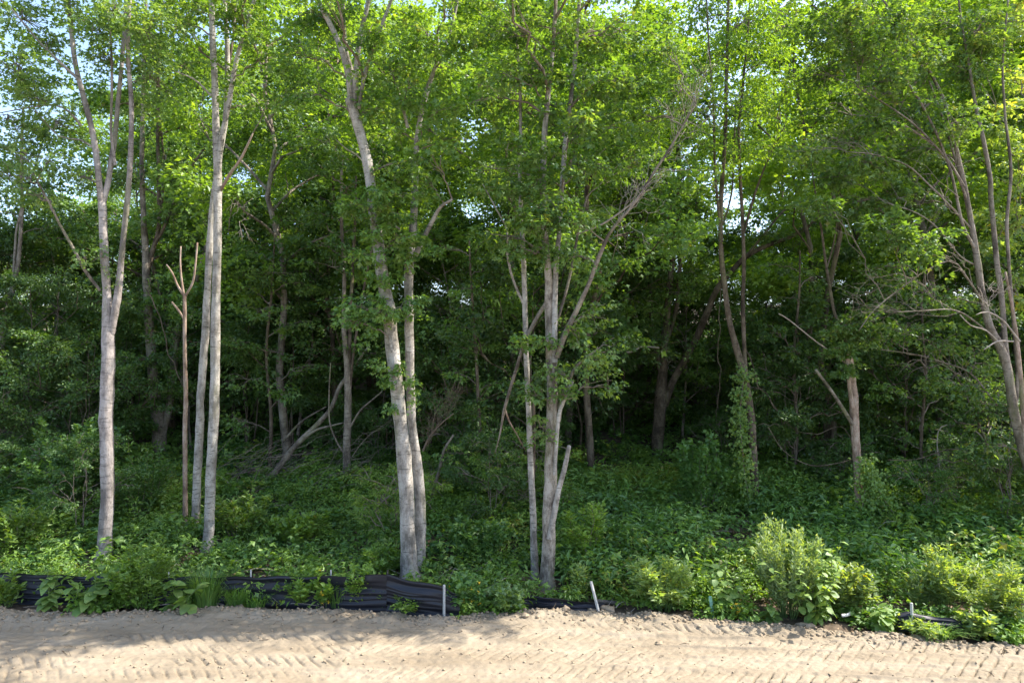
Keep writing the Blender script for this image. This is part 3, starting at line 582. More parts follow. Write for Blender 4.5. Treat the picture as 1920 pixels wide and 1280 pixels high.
# I: snapped trunk
I = Tree('snapped_tree', 'snapped greyish trunk topped by one drooping tuft of green leaves', 'tree', (1613, 980), M['bark_dead'], M['leaf_mid'], seed=12)
I.stem('trunk', [(1613, 985, 15), (1609, 920, 16), (1606, 850, 17), (1603, 790, 19), (1600, 740, 19), (1596, 700, 18), (1592, 672, 17)], root=True)
I.stem('limb', [(1598, 765, 10), (1592, 720, 9), (1589, 680, 8), (1586, 640, 6)], -.2, -.2)
I.stem('branch', [(1602, 800, 9), (1580, 765, 8), (1557, 730, 7), (1529, 693, 6)], 0, -.5, mat=M['bark_grey'], label='short broken branch slanting up to the left')
I.stem('branch', [(1594, 680, 6), (1582, 620, 6), (1566, 590, 7), (1556, 540, 7), (1548, 490, 6), (1540, 430, 5), (1530, 370, 4), (1520, 300, 3)], .2, .5, mat=M['bark_brown'])
I.stem('branch', [(1551, 500, 4), (1562, 460, 4), (1570, 410, 3), (1572, 350, 2.5)], .4, .5, mat=M['bark_brown'])
I.stem('branch', [(1595, 690, 4), (1570, 668, 4), (1530, 640, 3), (1480, 600, 2.5), (1460, 588, 2)], .1, -.4, mat=M['twig_dead'])
I.stem('branch', [(1603, 860, 3), (1570, 868, 2.4), (1520, 872, 2), (1470, 845, 2), (1440, 800, 1.6)], .1, .4, mat=M['bark_brown'])
I.blobs([(1590, 610, 36, 22, -.5, 2), (1612, 630, 30, 22, -.6, 2), (1575, 650, 22, 20, -.5, 2), (1590, 690, 14, 16, -.4, 2), (1610, 585, 24, 14, -.5, 2)], 46, .24, 24, .10, droop=.8)
I.finish()
vine('climbing_vine', 'leafy vine heaped at the foot of the snapped trunk', [(1612, 985), (1620, 930), (1625, 890), (1622, 860)], I, -.2, 700, .2, 22)
vine('climbing_vine', 'leafy vine arching down to the right of the snapped trunk', [(1625, 880), (1642, 910), (1660, 940), (1678, 965)], I, -.4, 500, .12, 23)

# J: fanned tree at the right edge
J = Tree('fanned_tree', 'pale curved trunk at the right edge throwing long limbs out to the left', 'tree', (1935, 960), M['bark_grey'], M['leaf_mid'], y=16.0, seed=13)
J.stem('trunk', [(1950, 985, 24), (1935, 900, 24), (1915, 830, 24), (1900, 770, 23), (1890, 700, 22), (1875, 650, 20), (1856, 610, 18), (1843, 560, 17), (1835, 500, 15), (1822, 420, 13), (1806, 340, 11), (1792, 270, 9), (1770, 190, 8), (1735, 120, 6), (1690, 50, 5), (1655, 0, 4)], root=True)
J.stem('limb', [(1893, 700, 14), (1884, 640, 13), (1878, 560, 12), (1868, 480, 12), (1860, 400, 11), (1856, 330, 10), (1845, 270, 9), (1830, 200, 8), (1815, 110, 6), (1800, 20, 5), (1790, -100, 3)], 0, .5)
J.stem('limb', [(1905, 760, 10), (1907, 690, 9), (1900, 600, 9), (1893, 520, 8), (1888, 420, 8), (1895, 320, 7), (1885, 220, 6), (1880, 120, 5), (1890, 0, 4)], .2, .3)
J.stem('limb', [(1925, 850, 12), (1918, 760, 11), (1912, 690, 9), (1905, 620, 8), (1895, 560, 6), (1885, 510, 5)], -.3, -.5, mat=M['bark_dead'])
J.stem('branch', [(1830, 470, 8), (1805, 420, 7), (1785, 330, 6), (1760, 260, 5), (1730, 200, 5), (1700, 150, 4), (1665, 70, 3), (1630, 0, 2.5)], 0, -.9)
J.stem('branch', [(1815, 380, 6), (1790, 320, 5), (1750, 270, 5), (1710, 230, 4), (1660, 195, 3), (1610, 165, 2.5)], 0, -1.)
J.stem('branch', [(1808, 350, 6), (1770, 290, 5), (1720, 250, 4), (1670, 225, 3), (1600, 215, 2.5)], -.1, -.8)
J.stem('branch', [(1822, 430, 5), (1780, 385, 5), (1740, 345, 4), (1700, 310, 3), (1640, 290, 2.5), (1590, 285, 2)], 0, -1.1)
J.stem('branch', [(1800, 330, 5), (1770, 230, 5), (1745, 160, 4), (1720, 100, 3), (1700, 30, 2.5)], .2, .3)
J.stem('branch', [(1835, 500, 5), (1800, 480, 4), (1760, 430, 3.5), (1720, 400, 3), (1660, 380, 2)], .1, -.6)
J.stem('branch', [(1845, 570, 5), (1812, 520, 5), (1785, 490, 4), (1740, 505, 3), (1690, 540, 3), (1640, 580, 2.5), (1610, 620, 2)], -.3, -.9)
J.stem('branch', [(1850, 620, 4), (1810, 590, 4), (1780, 580, 3), (1740, 582, 2.5), (1680, 585, 2)], -.2, -.7)
J.stem('branch', [(1880, 650, 4), (1850, 620, 3.5), (1820, 610, 3), (1800, 590, 2.5)], -.6, -.9, mat=M['twig_dead'])
J.stem('branch', [(1912, 640, 5), (1880, 600, 4), (1850, 585, 3), (1830, 590, 2)], -.7, -1.2, mat=M['twig_dead'])
J.stem('branch', [(1900, 640, 4), (1870, 640, 4), (1845, 655, 2.5)], -.9, -1.2, mat=M['twig_dead'])
J.stem('branch', [(1870, 760, 4), (1820, 700, 4), (1770, 680, 3.5), (1720, 665, 3), (1650, 655, 2)], .2, .8)
J.deadtwigs([(1900, 640), (1870, 600), (1850, 580), (1870, 540)], -.8, 14, .5, .006)
for pts_, dy_ in (([(1830, 470), (1785, 330), (1730, 200), (1630, 0)], -.5), ([(1815, 380), (1750, 270), (1610, 165)], -.5), ([(1822, 430), (1740, 345), (1590, 285)], -.6), ([(1845, 570), (1785, 490), (1690, 540)], -.6), ([(1850, 620), (1780, 580), (1680, 585)], -.4), ([(1870, 760), (1770, 680), (1650, 655)], .5)):
    J.deadtwigs(pts_, dy_, 9, 1.25, .008, 'twig', name='fine_branches', spread=.4, up=.3, start=.15)
J.blobs([(1530, 60, 50, 40), (1590, 30, 55, 40), (1560, 120, 55, 35), (1520, 155, 45, 25), (1620, 90, 55, 40), (1680, 50, 55, 45), (1590, 180, 60, 30), (1540, 215, 50, 25), (1650, 150, 55, 40), (1720, 120, 50, 45), (1760, 50, 55, 45), (1640, 220, 60, 30), (1570, 260, 55, 28), (1510, 285, 40, 22),
         (1690, 280, 55, 35), (1620, 310, 60, 30), (1740, 200, 50, 40), (1560, 330, 50, 28), (1660, 360, 60, 30), (1760, 300, 45, 40), (1720, 380, 50, 32), (1600, 380, 55, 28), (1800, 130, 50, 45), (1840, 60, 55, 45), (1540, 385, 40, 22), (1660, 430, 60, 25), (1740, 460, 50, 28), (1800, 230, 40, 40)], 27, .38, 28, .105, dyamp=1.3)
J.blobs([(1660, 500, 60, 25, .3), (1720, 540, 55, 25, .2), (1780, 560, 45, 25, .3), (1650, 560, 45, 22, .4), (1700, 610, 55, 25, .5), (1770, 640, 50, 25, .4), (1830, 680, 40, 30, .4), (1830, 760, 40, 35, .3), (1850, 830, 36, 40, .2), (1790, 720, 40, 25, .5)], 18, .36, 26, .10)
J.blobs([(1560, -80, 100, 70), (1680, -80, 100, 70), (1800, -80, 100, 70), (1640, -220, 120, 90), (1780, -220, 120, 90)], 11, .48, 26, .12)
J.finish()
# yellow-green boughs hanging in from the tree just right of the frame
K = Tree('pale_leaf_tree', 'yellow green leafy boughs hanging into the top right corner', 'tree', (2060, 990), M['bark_grey'], M['leaf_yellow'], y=17.5, seed=14)
K.stem('trunk', [(2060, 1000, 26), (2050, 900, 24), (2040, 700, 22), (2030, 480, 20), (2020, 260, 17), (2015, 60, 14), (2020, -150, 9), (2030, -330, 5)], root=True)
K.stem('branch', [(2030, 480, 9), (1985, 440, 7), (1930, 425, 5), (1880, 430, 3)], 0, -.4)
K.stem('branch', [(2020, 260, 9), (1975, 210, 7), (1920, 190, 5), (1870, 205, 3)], 0, -.3)
K.stem('branch', [(2016, 90, 9), (1960, 50, 7), (1900, 40, 5), (1830, 60, 3)], 0, -.3)
K.stem('branch', [(2035, 590, 8), (1985, 545, 6), (1930, 525, 4), (1890, 540, 3)], 0, -.5)
K.blobs([(1890, 425, 44, 16, -.3, 1.6), (1870, 460, 32, 14, -.4, 1.6), (1905, 395, 34, 18, -.3, 1.4), (1860, 405, 18, 12, -.4, 1.6), (1900, 520, 24, 16, -.4, 1.6), (1910, 560, 16, 12, -.4, 1.8), (1890, 330, 34, 22, -.2), (1860, 200, 40, 26, -.2), (1895, 150, 40, 26), (1835, 90, 50, 25), (1890, 60, 45, 30),
         (1880, 250, 36, 24), (1770, 55, 40, 20, -.3), (1830, 30, 50, 25), (1915, 290, 30, 30), (1905, 20, 40, 25), (1795, 105, 36, 18, -.4)], 21, .30, 22, .115, droop=.6)
K.finish()
# sapling in front of the right tree, yellow leaves low down
yl = Tree('sapling', 'thin sapling with yellowing leaves under the pale curved trunk', 'sapling', (1880, 960), M['bark_brown'], M['leaf_yellow'], seed=15, group='saplings under the trees')
yl.stem('stem', [(1908, 990, 7), (1880, 920, 7), (1850, 830, 6), (1820, 760, 4), (1790, 700, 3), (1760, 670, 2)], 0, -.4, root=True)
yl.stem('branch', [(1905, 930, 4), (1870, 890, 4), (1830, 850, 3), (1780, 842, 2.5), (1720, 860, 2), (1665, 862, 2)], -.2, -.6)
yl.stem('branch', [(1852, 835, 4), (1830, 808, 3.5), (1790, 797, 3), (1765, 800, 2.5), (1757, 825, 2), (1762, 880, 1.6)], -.1, -.5, mat=M['twig_dead'])
yl.deadtwigs([(1757, 820), (1758, 860), (1770, 900)], -.4, 12, .45, .005, up=-1.8)
yl.blobs([(1860, 715, 26, 16), (1885, 740, 24, 18), (1860, 790, 22, 22), (1890, 830, 22, 24), (1870, 880, 20, 20), (1895, 900, 18, 20)], 14, .24, 16, .09)
yl.blobs([(1775, 850, 34, 22, -.3, 1.4), (1800, 880, 26, 16, -.3, 1.4), (1760, 890, 24, 14, -.3, 1.4)], 20, .24, 18, .085, own=None)
yl.finish()

# K2: multi-stem dark tree left of centre
K2 = Tree('multi_stem_tree', 'dark many stemmed trunk behind the leaning dead pole', 'tree', (650, 908), M['bark_grey'], M['leaf_dark'], seed=16)
K2.stem('trunk', [(649, 915, 16), (650, 850, 16), (652, 780, 15), (652, 720, 14), (648, 660, 10), (644, 600, 9), (646, 500, 8), (640, 400, 7), (642, 280, 5)], root=True)
K2.stem('limb', [(653, 740, 9), (655, 680, 8), (656, 600, 8), (660, 520, 7), (665, 430, 6), (668, 330, 4)], 0, .4, mat=M['bark_brown'])
K2.stem('limb', [(655, 730, 8), (662, 670, 6), (672, 600, 6), (684, 530, 5), (700, 450, 3)], 0, .2, mat=M['bark_brown'])
K2.stem('branch', [(657, 800, 4), (675, 770, 4), (695, 752, 3), (717, 733, 2)], 0, -.6)
K2.stem('branch', [(645, 850, 4), (630, 825, 3.5), (618, 790, 3), (617, 740, 3), (620, 680, 2.5)], .1, -.3)
K2.blobs([(640, 440, 50, 30), (600, 400, 50, 35), (680, 480, 45, 30), (620, 500, 50, 25), (650, 350, 55, 40), (590, 330, 50, 40), (690, 400, 40, 35), (640, 560, 45, 20), (600, 460, 45, 28), (620, 270, 60, 50), (560, 420, 45, 35)], 15, .46, 28, .12)
K2.finish()
# leafy young trees whose low boughs hang between the trunks
YT = [('leafy young tree with layered boughs left of the dead pole', (505, 880), 20.5, [(505, 890, 8), (508, 780, 7), (500, 660, 6), (510, 540, 5), (515, 440, 3)], 'leaf_mid', 61,
       [(460, 470, 45, 16), (540, 450, 50, 16), (500, 510, 60, 16), (440, 540, 45, 16), (560, 530, 45, 16), (480, 580, 60, 16), (560, 610, 50, 16), (445, 640, 45, 16), (520, 660, 60, 16), (590, 690, 40, 14), (460, 710, 50, 16), (540, 740, 45, 14), (450, 790, 45, 18)]),
      ('leafy young tree with drooping boughs between twin trunks and thin pale stem', (905, 940), 18.5, [(905, 945, 8), (900, 820, 7), (893, 680, 6), (885, 560, 5), (880, 450, 3)], 'leaf_mid', 62,
       [(850, 470, 45, 16), (920, 500, 45, 16), (870, 540, 55, 16), (930, 580, 40, 16), (850, 610, 45, 16), (900, 650, 55, 16), (850, 700, 40, 16), (925, 720, 40, 16), (870, 770, 50, 16), (930, 810, 40, 16), (860, 850, 40, 18), (900, 890, 45, 18)]),
      ('leafy young tree in shade between vine covered trunk and snapped trunk', (1490, 905), 20.5, [(1490, 910, 8), (1494, 800, 7), (1488, 680, 6), (1498, 560, 5), (1500, 470, 3)], 'leaf_dark', 63,
       [(1460, 500, 45, 16), (1530, 520, 50, 16), (1480, 560, 55, 16), (1530, 600, 45, 16), (1450, 620, 45, 16), (1500, 660, 55, 16), (1540, 710, 40, 16), (1460, 720, 45, 16), (1500, 770, 50, 16), (1450, 820, 40, 18), (1530, 830, 40, 18)]),
      ('leafy young tree with layered boughs right of the snapped trunk', (1730, 930), 18.5, [(1730, 935, 8), (1727, 820, 7), (1735, 700, 6), (1728, 580, 5), (1735, 500, 3)], 'leaf_mid', 64,
       [(1690, 540, 50, 16), (1760, 560, 50, 16), (1720, 610, 60, 16), (1670, 640, 45, 16), (1780, 650, 45, 16), (1720, 690, 60, 16), (1660, 730, 45, 16), (1790, 740, 40, 16), (1720, 780, 55, 16), (1670, 820, 40, 16), (1780, 830, 45, 16), (1710, 870, 45, 18)])]
for lab, b_, yy, st_, lf, sd_, bl_ in YT:
    yt = Tree('young_tree', lab, 'small tree', b_, M['bark_brown'], M[lf], seed=sd_, group='leafy young trees between the trunks')
    yt.stem('trunk', st_, root=True); yt.blobs(bl_, 26, .34, 26, .105, droop=.5); yt.finish()
# L: left edge tree
Lt = Tree('leaning_tree', 'brown forked trunk at the far left edge of the wood', 'tree', (-35, 860), M['bark_grey'], M['leaf_dark'], seed=17)
Lt.stem('trunk', [(-30, 870, 20), (-15, 760, 18), (-2, 690, 15), (6, 630, 13), (14, 570, 14), (22, 550, 12), (34, 500, 10), (39, 430, 9), (41, 370, 8), (40, 300, 7), (44, 200, 5)], root=True)
Lt.stem('limb', [(14, 575, 9), (24, 530, 7), (28, 470, 6), (33, 420, 5), (60, 330, 4), (80, 270, 3)], 0, .3)
Lt.blobs([(20, 400, 60, 40), (60, 330, 60, 40), (-20, 330, 60, 50), (90, 430, 50, 30), (20, 480, 40, 25), (40, 260, 70, 50)], 15, .46, 28, .12)
Lt.finish()

# fallen dead pole and other dead wood
FB = Tree('leaning_dead_pole', 'bare dead pole leaning up to the right against the dark many stemmed trunk', 'dead trunk', (498, 908), M['bark_grey'], seed=18, group='dead wood in the undergrowth')
FB.stem('trunk', [(497, 910, 13), (520, 880, 13), (545, 845, 12), (575, 815, 12), (605, 785, 10), (622, 762, 9), (637, 725, 8), (655, 700, 7), (680, 665, 5), (690, 650, 3)], 0, .8)
FB.stem('branch', [(575, 818, 6), (595, 805, 5), (620, 798, 4), (645, 792, 3)], .2, .1)
FB.stem('branch', [(530, 828, 5), (560, 795, 5), (580, 780, 4), (612, 762, 3)], .9, 1.2)
FB.stem('branch', [(545, 848, 5), (530, 855, 4), (500, 858, 3)], .2, .2)
FB.finish()
DL = [('dead_branch', 'bare pale dead branches propped against the left of the twin trunks', [[(690, 965, 6), (715, 935, 5), (735, 905, 5), (752, 885, 4)], [(705, 950, 4), (735, 925, 4), (755, 903, 3)]], 31),
      ('dead_branch', 'long thin brown branch lying across the bank right of the dead snag', [[(405, 795, 4), (440, 830, 5), (470, 850, 5), (500, 870, 5), (525, 872, 4)]], 32),
      ('dead_branch', 'grey rotten log end in the brush between snag and leftmost trunk', [[(255, 1010, 9), (280, 1000, 8), (310, 992, 8)]], 33),
      ('dead_branch', 'dark crooked stick jutting out of the greenery at the right edge', [[(1880, 1050, 6), (1895, 1030, 6), (1920, 1015, 7), (1950, 1005, 7)]], 34),
      ('dead_branch', 'bare grey stick slanting up in the dark right of the vine covered trunk', [[(1420, 840, 5), (1430, 800, 5), (1450, 755, 4), (1470, 726, 4)]], 35),
      ('dead_branch', 'brown crooked stem rising behind the thin pale stem', [[(905, 805, 5), (930, 830, 4), (955, 850, 4)], [(940, 840, 6), (944, 790, 6), (955, 740, 6), (975, 680, 6)]], 36)]
for nm, lab, sts, sd_ in DL:
    b = sts[0][0]; T_ = Tree(nm, lab, 'dead branch', (b[0], b[1] + 8), M['bark_grey'], seed=sd_, group='dead wood in the undergrowth')
    for k, s_ in enumerate(sts): T_.stem('branch', s_, 0, .3)
    T_.finish()
# lianas hanging between the trunks
for lab, pts, yy, sd_ in [('slack bare vine looping from the vine covered trunk to the snapped trunk', [(1400, 650, 4), (1415, 700, 4), (1435, 740, 4), (1460, 770, 4), (1490, 783, 4), (1530, 780, 4), (1580, 772, 3)], 18.8, 41),
                          ('lower slack bare vine sagging left of the snapped trunk', [(1440, 745, 3), (1470, 785, 3), (1500, 808, 3), (1540, 810, 3), (1575, 797, 3), (1597, 830, 3)], 18.9, 42),
                          ('bare thin vine hanging straight down right of the dark leaning limb', [(1345, 520, 3), (1350, 580, 3), (1346, 650, 3), (1350, 720, 3), (1345, 780, 2)], 19.5, 43),
                          ('bare vine crossing the two dark V trunks behind the snag', [(275, 540, 4), (296, 590, 4), (312, 640, 4), (328, 690, 4), (345, 720, 3), (365, 745, 3)], 21.5, 44)]:
    p = np.array(pts, float); P = unproj(p[:, 0], p[:, 1], yy); C, rr = catmull(P, p[:, 2] * .26 / F * yy, .12); C = C + np.stack([fbm(np.arange(len(C)) * .35, rr * 0 + sd_, 3, sd_), rr * 0, fbm(np.arange(len(C)) * .35, rr * 0 + sd_ + 9, 3, sd_)], -1) * .05; V, Q, T = tube(C, rr, 6, True)
    me = mesh('hanging_vine', V, [Q, T], M['bark_brown']); b = P[-1]; rebase(me, b); tag(link('hanging_vine', me, None, tuple(b)), lab, 'vine', 'bare vines slung between trunks')

# ------------------------------------------------------------------ generic wood behind
LM = [(35, 'left edge tree'), (200, 'leftmost pale trunk'), (300, 'brown V trunk'), (347, 'pink snag'), (400, 'tall straight trunk'), (520, 'foot of the dead pole'), (650, 'many stemmed trunk'), (760, 'big twin trunks'), (850, 'rusty dead brush'),
      (990, 'thin pale stem'), (1035, 'rough grey clump trunk'), (1130, 'clump tree dead limbs'), (1240, 'dark leaning trunk'), (1405, 'vine covered trunk'), (1500, 'goldenrod bush'), (1605, 'snapped trunk'), (1740, 'torn glossy fabric'), (1880, 'pale curved trunk')]
def region(px, y=None):
    if px > 1990: return 'beyond the pale curved trunk'
    d, nm, off = min((abs(px - q), n_, px - q) for q, n_ in LM)
    side = 'straight behind the ' if d < 18 else ('left of the ' if off < 0 else 'right of the ')
    if y is None: return side + nm
    return (side if side.startswith('str') else 'behind and ' + side) + nm + (', nearer' if y < 26 else ', midway' if y < 33 else ', deep in' if y < 44 else ', far back')
def screen_x(x, y): return 960 + F * x / y

def wood_variant(k, Ht, cr0, leaf, kind, size, nsp, per, bark, wide=1., stems=1):
    r = np.random.default_rng(500 + k); tr = Acc(); cr = Acc(); tips = []
    for st in range(stems):
        ang = r.uniform(0, 6.28); lean = r.uniform(.02, .09) * Ht * (1 if stems == 1 else 1.6)
        top = np.array([math.cos(ang) * lean, math.sin(ang) * lean, Ht * r.uniform(.85, 1)]); b = np.array([math.cos(ang), math.sin(ang), 0]) * (.1 * (stems > 1))
        q = curve3(b + [0, 0, -.4], top, r, 10, 0, .012); r0 = Ht * .0085 / stems ** .4; tr.tube(q, np.linspace(r0, r0 * .18, 10), 8, rough=.1)
        nb = max(6, int(16 / stems))
        for i in range(nb):
            t = cr0 + (1 - cr0) * (i + r.uniform(0, 1)) / nb; j = t * 9; a = q[int(j)] + (q[min(9, int(j) + 1)] - q[int(j)]) * (j % 1)
            az = i * 2.4 + r.uniform(-.5, .5); prof = math.sin(math.pi * min(1, max(.08, (t - cr0) / (1 - cr0) * .85 + .12))) ** .6
            L = wide * Ht * .24 * prof * r.uniform(.7, 1.2); e = a + np.array([math.cos(az) * L, math.sin(az) * L, L * r.uniform(.15, .75)])
            br = curve3(a, e, r, 7, .1, .03); tr.tube(br, np.linspace(r0 * .36, .01, 7), 5)
            for m in range(3, 7): tips.append((br[m], e - a, L))
            for m in range(3):
                s0 = br[r.integers(2, 6)]; e2 = s0 + nrm((e - a) + r.normal(0, .6, 3) * L) * L * .5; b2 = curve3(s0, e2, r, 5, .08, .04); tr.tube(b2, np.linspace(.02, .006, 5), 4); tips.append((e2, e2 - s0, L)); tips.append((b2[3], e2 - s0, L))
    C0 = np.array([t[0] for t in tips]); O0 = np.array([t[1] for t in tips]); i = r.integers(0, len(C0), nsp)
    C = C0[i] + r.normal(0, .30, (nsp, 3)) * [1, 1, .55] * (Ht / 14); C[:, 2] = np.maximum(C[:, 2], .25)
    sprays(cr, C, nrm(O0[i]) + r.normal(0, .5, (nsp, 3)), .55 * (Ht / 14) ** .5, per, r, size, kind)
    return tr.build('trunk', M[bark]), cr.build('crown', M[leaf], False)
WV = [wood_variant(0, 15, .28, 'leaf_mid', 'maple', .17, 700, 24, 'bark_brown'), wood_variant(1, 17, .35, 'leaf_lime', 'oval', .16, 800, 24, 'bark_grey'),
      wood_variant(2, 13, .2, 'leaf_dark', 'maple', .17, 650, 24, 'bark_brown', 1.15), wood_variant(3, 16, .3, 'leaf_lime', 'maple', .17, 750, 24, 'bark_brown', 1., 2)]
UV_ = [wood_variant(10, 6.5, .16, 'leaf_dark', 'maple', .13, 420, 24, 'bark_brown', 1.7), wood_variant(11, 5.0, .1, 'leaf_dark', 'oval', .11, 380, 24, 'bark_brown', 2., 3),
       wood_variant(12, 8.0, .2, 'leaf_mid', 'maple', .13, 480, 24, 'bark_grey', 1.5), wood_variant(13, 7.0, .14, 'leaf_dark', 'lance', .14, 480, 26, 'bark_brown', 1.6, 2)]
SV = [wood_variant(20, 2.6, .06, 'herb_blue', 'oval', .085, 220, 24, 'twig', 2.4, 4), wood_variant(21, 2.0, .05, 'herb', 'lance', .10, 200, 24, 'twig', 2.6, 4), wood_variant(22, 3.4, .08, 'leaf_dark', 'maple', .10, 260, 24, 'twig', 2.0, 3)]
def put(var, name, label, cat, x, y, s, rz, group):
    z = float(ground(x, y)); e = thing(name, label, cat, (x, y, z), group); e.rotation_euler = (0, 0, rz); e.scale = (s, s, s * 1.0)
    link('trunk', var[0], e); tag(link('crown', var[1], e), kind='stuff'); return e
r = np.random.default_rng(77)
VIEW = [(225, 405, 24.6), (600, 690, 21.5), (1120, 1290, 24.6), (1370, 1440, 19.6), (1560, 1640, 19)]   # lines of sight the wood leaves open
def blocked(px, y, half): return any(a - half < px < b + half and y < lim for a, b, lim in VIEW)
placed = []
def free(x, y, d): return all((x - a) ** 2 + (y - b) ** 2 > d * d for a, b in placed)
def scatter(n, xr, yr, d):
    out = []; tries = 0
    while len(out) < n and tries < 6000:
        tries += 1; y = r.uniform(*yr); x = r.uniform(*xr)
        if free(x, y, d): placed.append((x, y)); out.append((x, y))
    return out
# gaps where the photo shows sky: (px0, px1, ymin) - no tall trees there
def gap(x, y):
    px = screen_x(x, y); return px < -260 or px > 2700 or (-150 < px < 235) or (450 < px < 500) or (y > 25 and (815 < px < 935 or 1205 < px < 1320)) or (1340 < px < 1470 and y > 24) or (860 < px < 930 and y > 24)
for (x, y) in scatter(92, (-34, 44), (25, 62), 3.4):
    px = screen_x(x, y)
    if gap(x, y): continue
    v = r.choice([0, 1, 2, 3], p=[.27, .3, .15, .28]); far = y > 40
    lab = ('tall lime green tree ' if v in (1, 3) else 'tall dark leaved tree ') + region(px, y)
    put(WV[v], 'woodland_tree', lab, 'tree', x, y, r.uniform(.9, 1.2) * (1.22 if far else 1.05), r.uniform(0, 6.28), lab.replace('tree', 'trees', 1))
for (x, y) in scatter(7, (-9, 15), (21, 25), 2.6):
    px = screen_x(x, y)
    if gap(x, y) or 1300 < px < 1480 or abs(px - 650) < 60 or abs(px - 1240) < 70: continue
    v = r.choice([0, 1, 2, 3]); lab = ('tall lime green tree ' if v in (1, 3) else 'tall dark leaved tree ') + region(px, y)
    put(WV[v], 'woodland_tree', lab, 'tree', x, y, r.uniform(.95, 1.15), r.uniform(0, 6.28), lab.replace('tree', 'trees', 1))
lab = 'dense dark leaved off frame tree added to shade the pale curved trunk'; placed.append((17.6, 19.2)); put(WV[2], 'woodland_tree', lab, 'tree', 17.6, 19.2, 1.15, 1., '')  # unseen tree added to throw shade over the right-edge crown
for px, y in [(1350, 31), (1390, 34), (1430, 30), (1470, 33), (1510, 35), (1440, 38), (1560, 33), (30, 33), (100, 36), (160, 33), (-40, 36), (230, 37), (70, 41)]:
    x = (px - 960) / F * y; placed.append((x, y)); lab = 'low sunlit lime green tree ' + region(px, y)
    put(WV[1 if px % 20 else 3], 'woodland_tree', lab, 'tree', x, y, r.uniform(.42, .55), r.uniform(0, 6.28), lab.replace('tree', 'trees', 1))
for px, y, v, sc in [(-20, 27, 2, 1.2), (60, 29, 0, 1.3), (130, 27, 2, 1.15), (190, 31, 2, 1.3), (245, 28, 0, 1.35), (440, 27, 2, 1.25), (500, 29, 0, 1.4), (560, 26, 2, 1.1), (1200, 29, 2, 1.3), (1290, 30, 0, 1.4), (860, 25, 2, 1.1), (930, 26, 3, 1.2), (790, 27, 0, 1.3), (470, 25.2, 1, 1.2), (545, 24.6, 3, .95), (855, 21.5, 1, .95), (925, 22.5, 0, .85), (1095, 24, 3, 1.0), (1160, 26, 1, 1.3), (1480, 22, 0, .85), (1530, 24, 3, 1.0), (1690, 20.5, 0, .8), (1770, 21.5, 1, 1.0), (1850, 22, 3, 1.0), (735, 24, 1, 1.1), (150, 22, 1, .9), (70, 23, 3, .9)]:
    x = (px - 960) / F * y; placed.append((x, y)); lab = ('broad layered' if v == 0 else 'high bushy') + ' understory tree ' + region(px, y)
    put(UV_[v], 'understory_tree', lab, 'small tree', x, y, sc, r.uniform(0, 6.28), lab.replace('tree', 'trees', 1))
for (x, y) in scatter(95, (-30, 30), (20.5, 42), 2.0):
    px = screen_x(x, y); v = r.integers(0, 4)
    if 1330 < px < 1480 and y > 26 or px < -260 or px > 2500 or blocked(px, y, 60): continue
    if -100 < px < 200: v = 1
    lab = ('layered' if v in (0, 2) else 'bushy' if v == 1 else 'narrow leaved') + ' understory tree ' + region(px, y)
    put(UV_[v], 'understory_tree', lab, 'small tree', x, y, r.uniform(.75, 1.15), r.uniform(0, 6.28), lab.replace('tree', 'trees', 1))
for (x, y) in scatter(70, (-17, 19), (16.4, 28), 1.3):
    px = screen_x(x, y); v = r.integers(0, 3)
    if blocked(px, y, 45) or (440 < px < 720 and y < 22.5) or (1070 < px < 1330 and y < 24) or px < -200 or px > 2150: continue
    lab = ('round leaved', 'thin leaved', 'maple leaved')[v] + ' low shrub ' + region(px, y)
    put(SV[v], 'shrub', lab, 'shrub', x, y, r.uniform(.55, 1.0), r.uniform(0, 6.28), lab.replace('shrub', 'shrubs', 1))

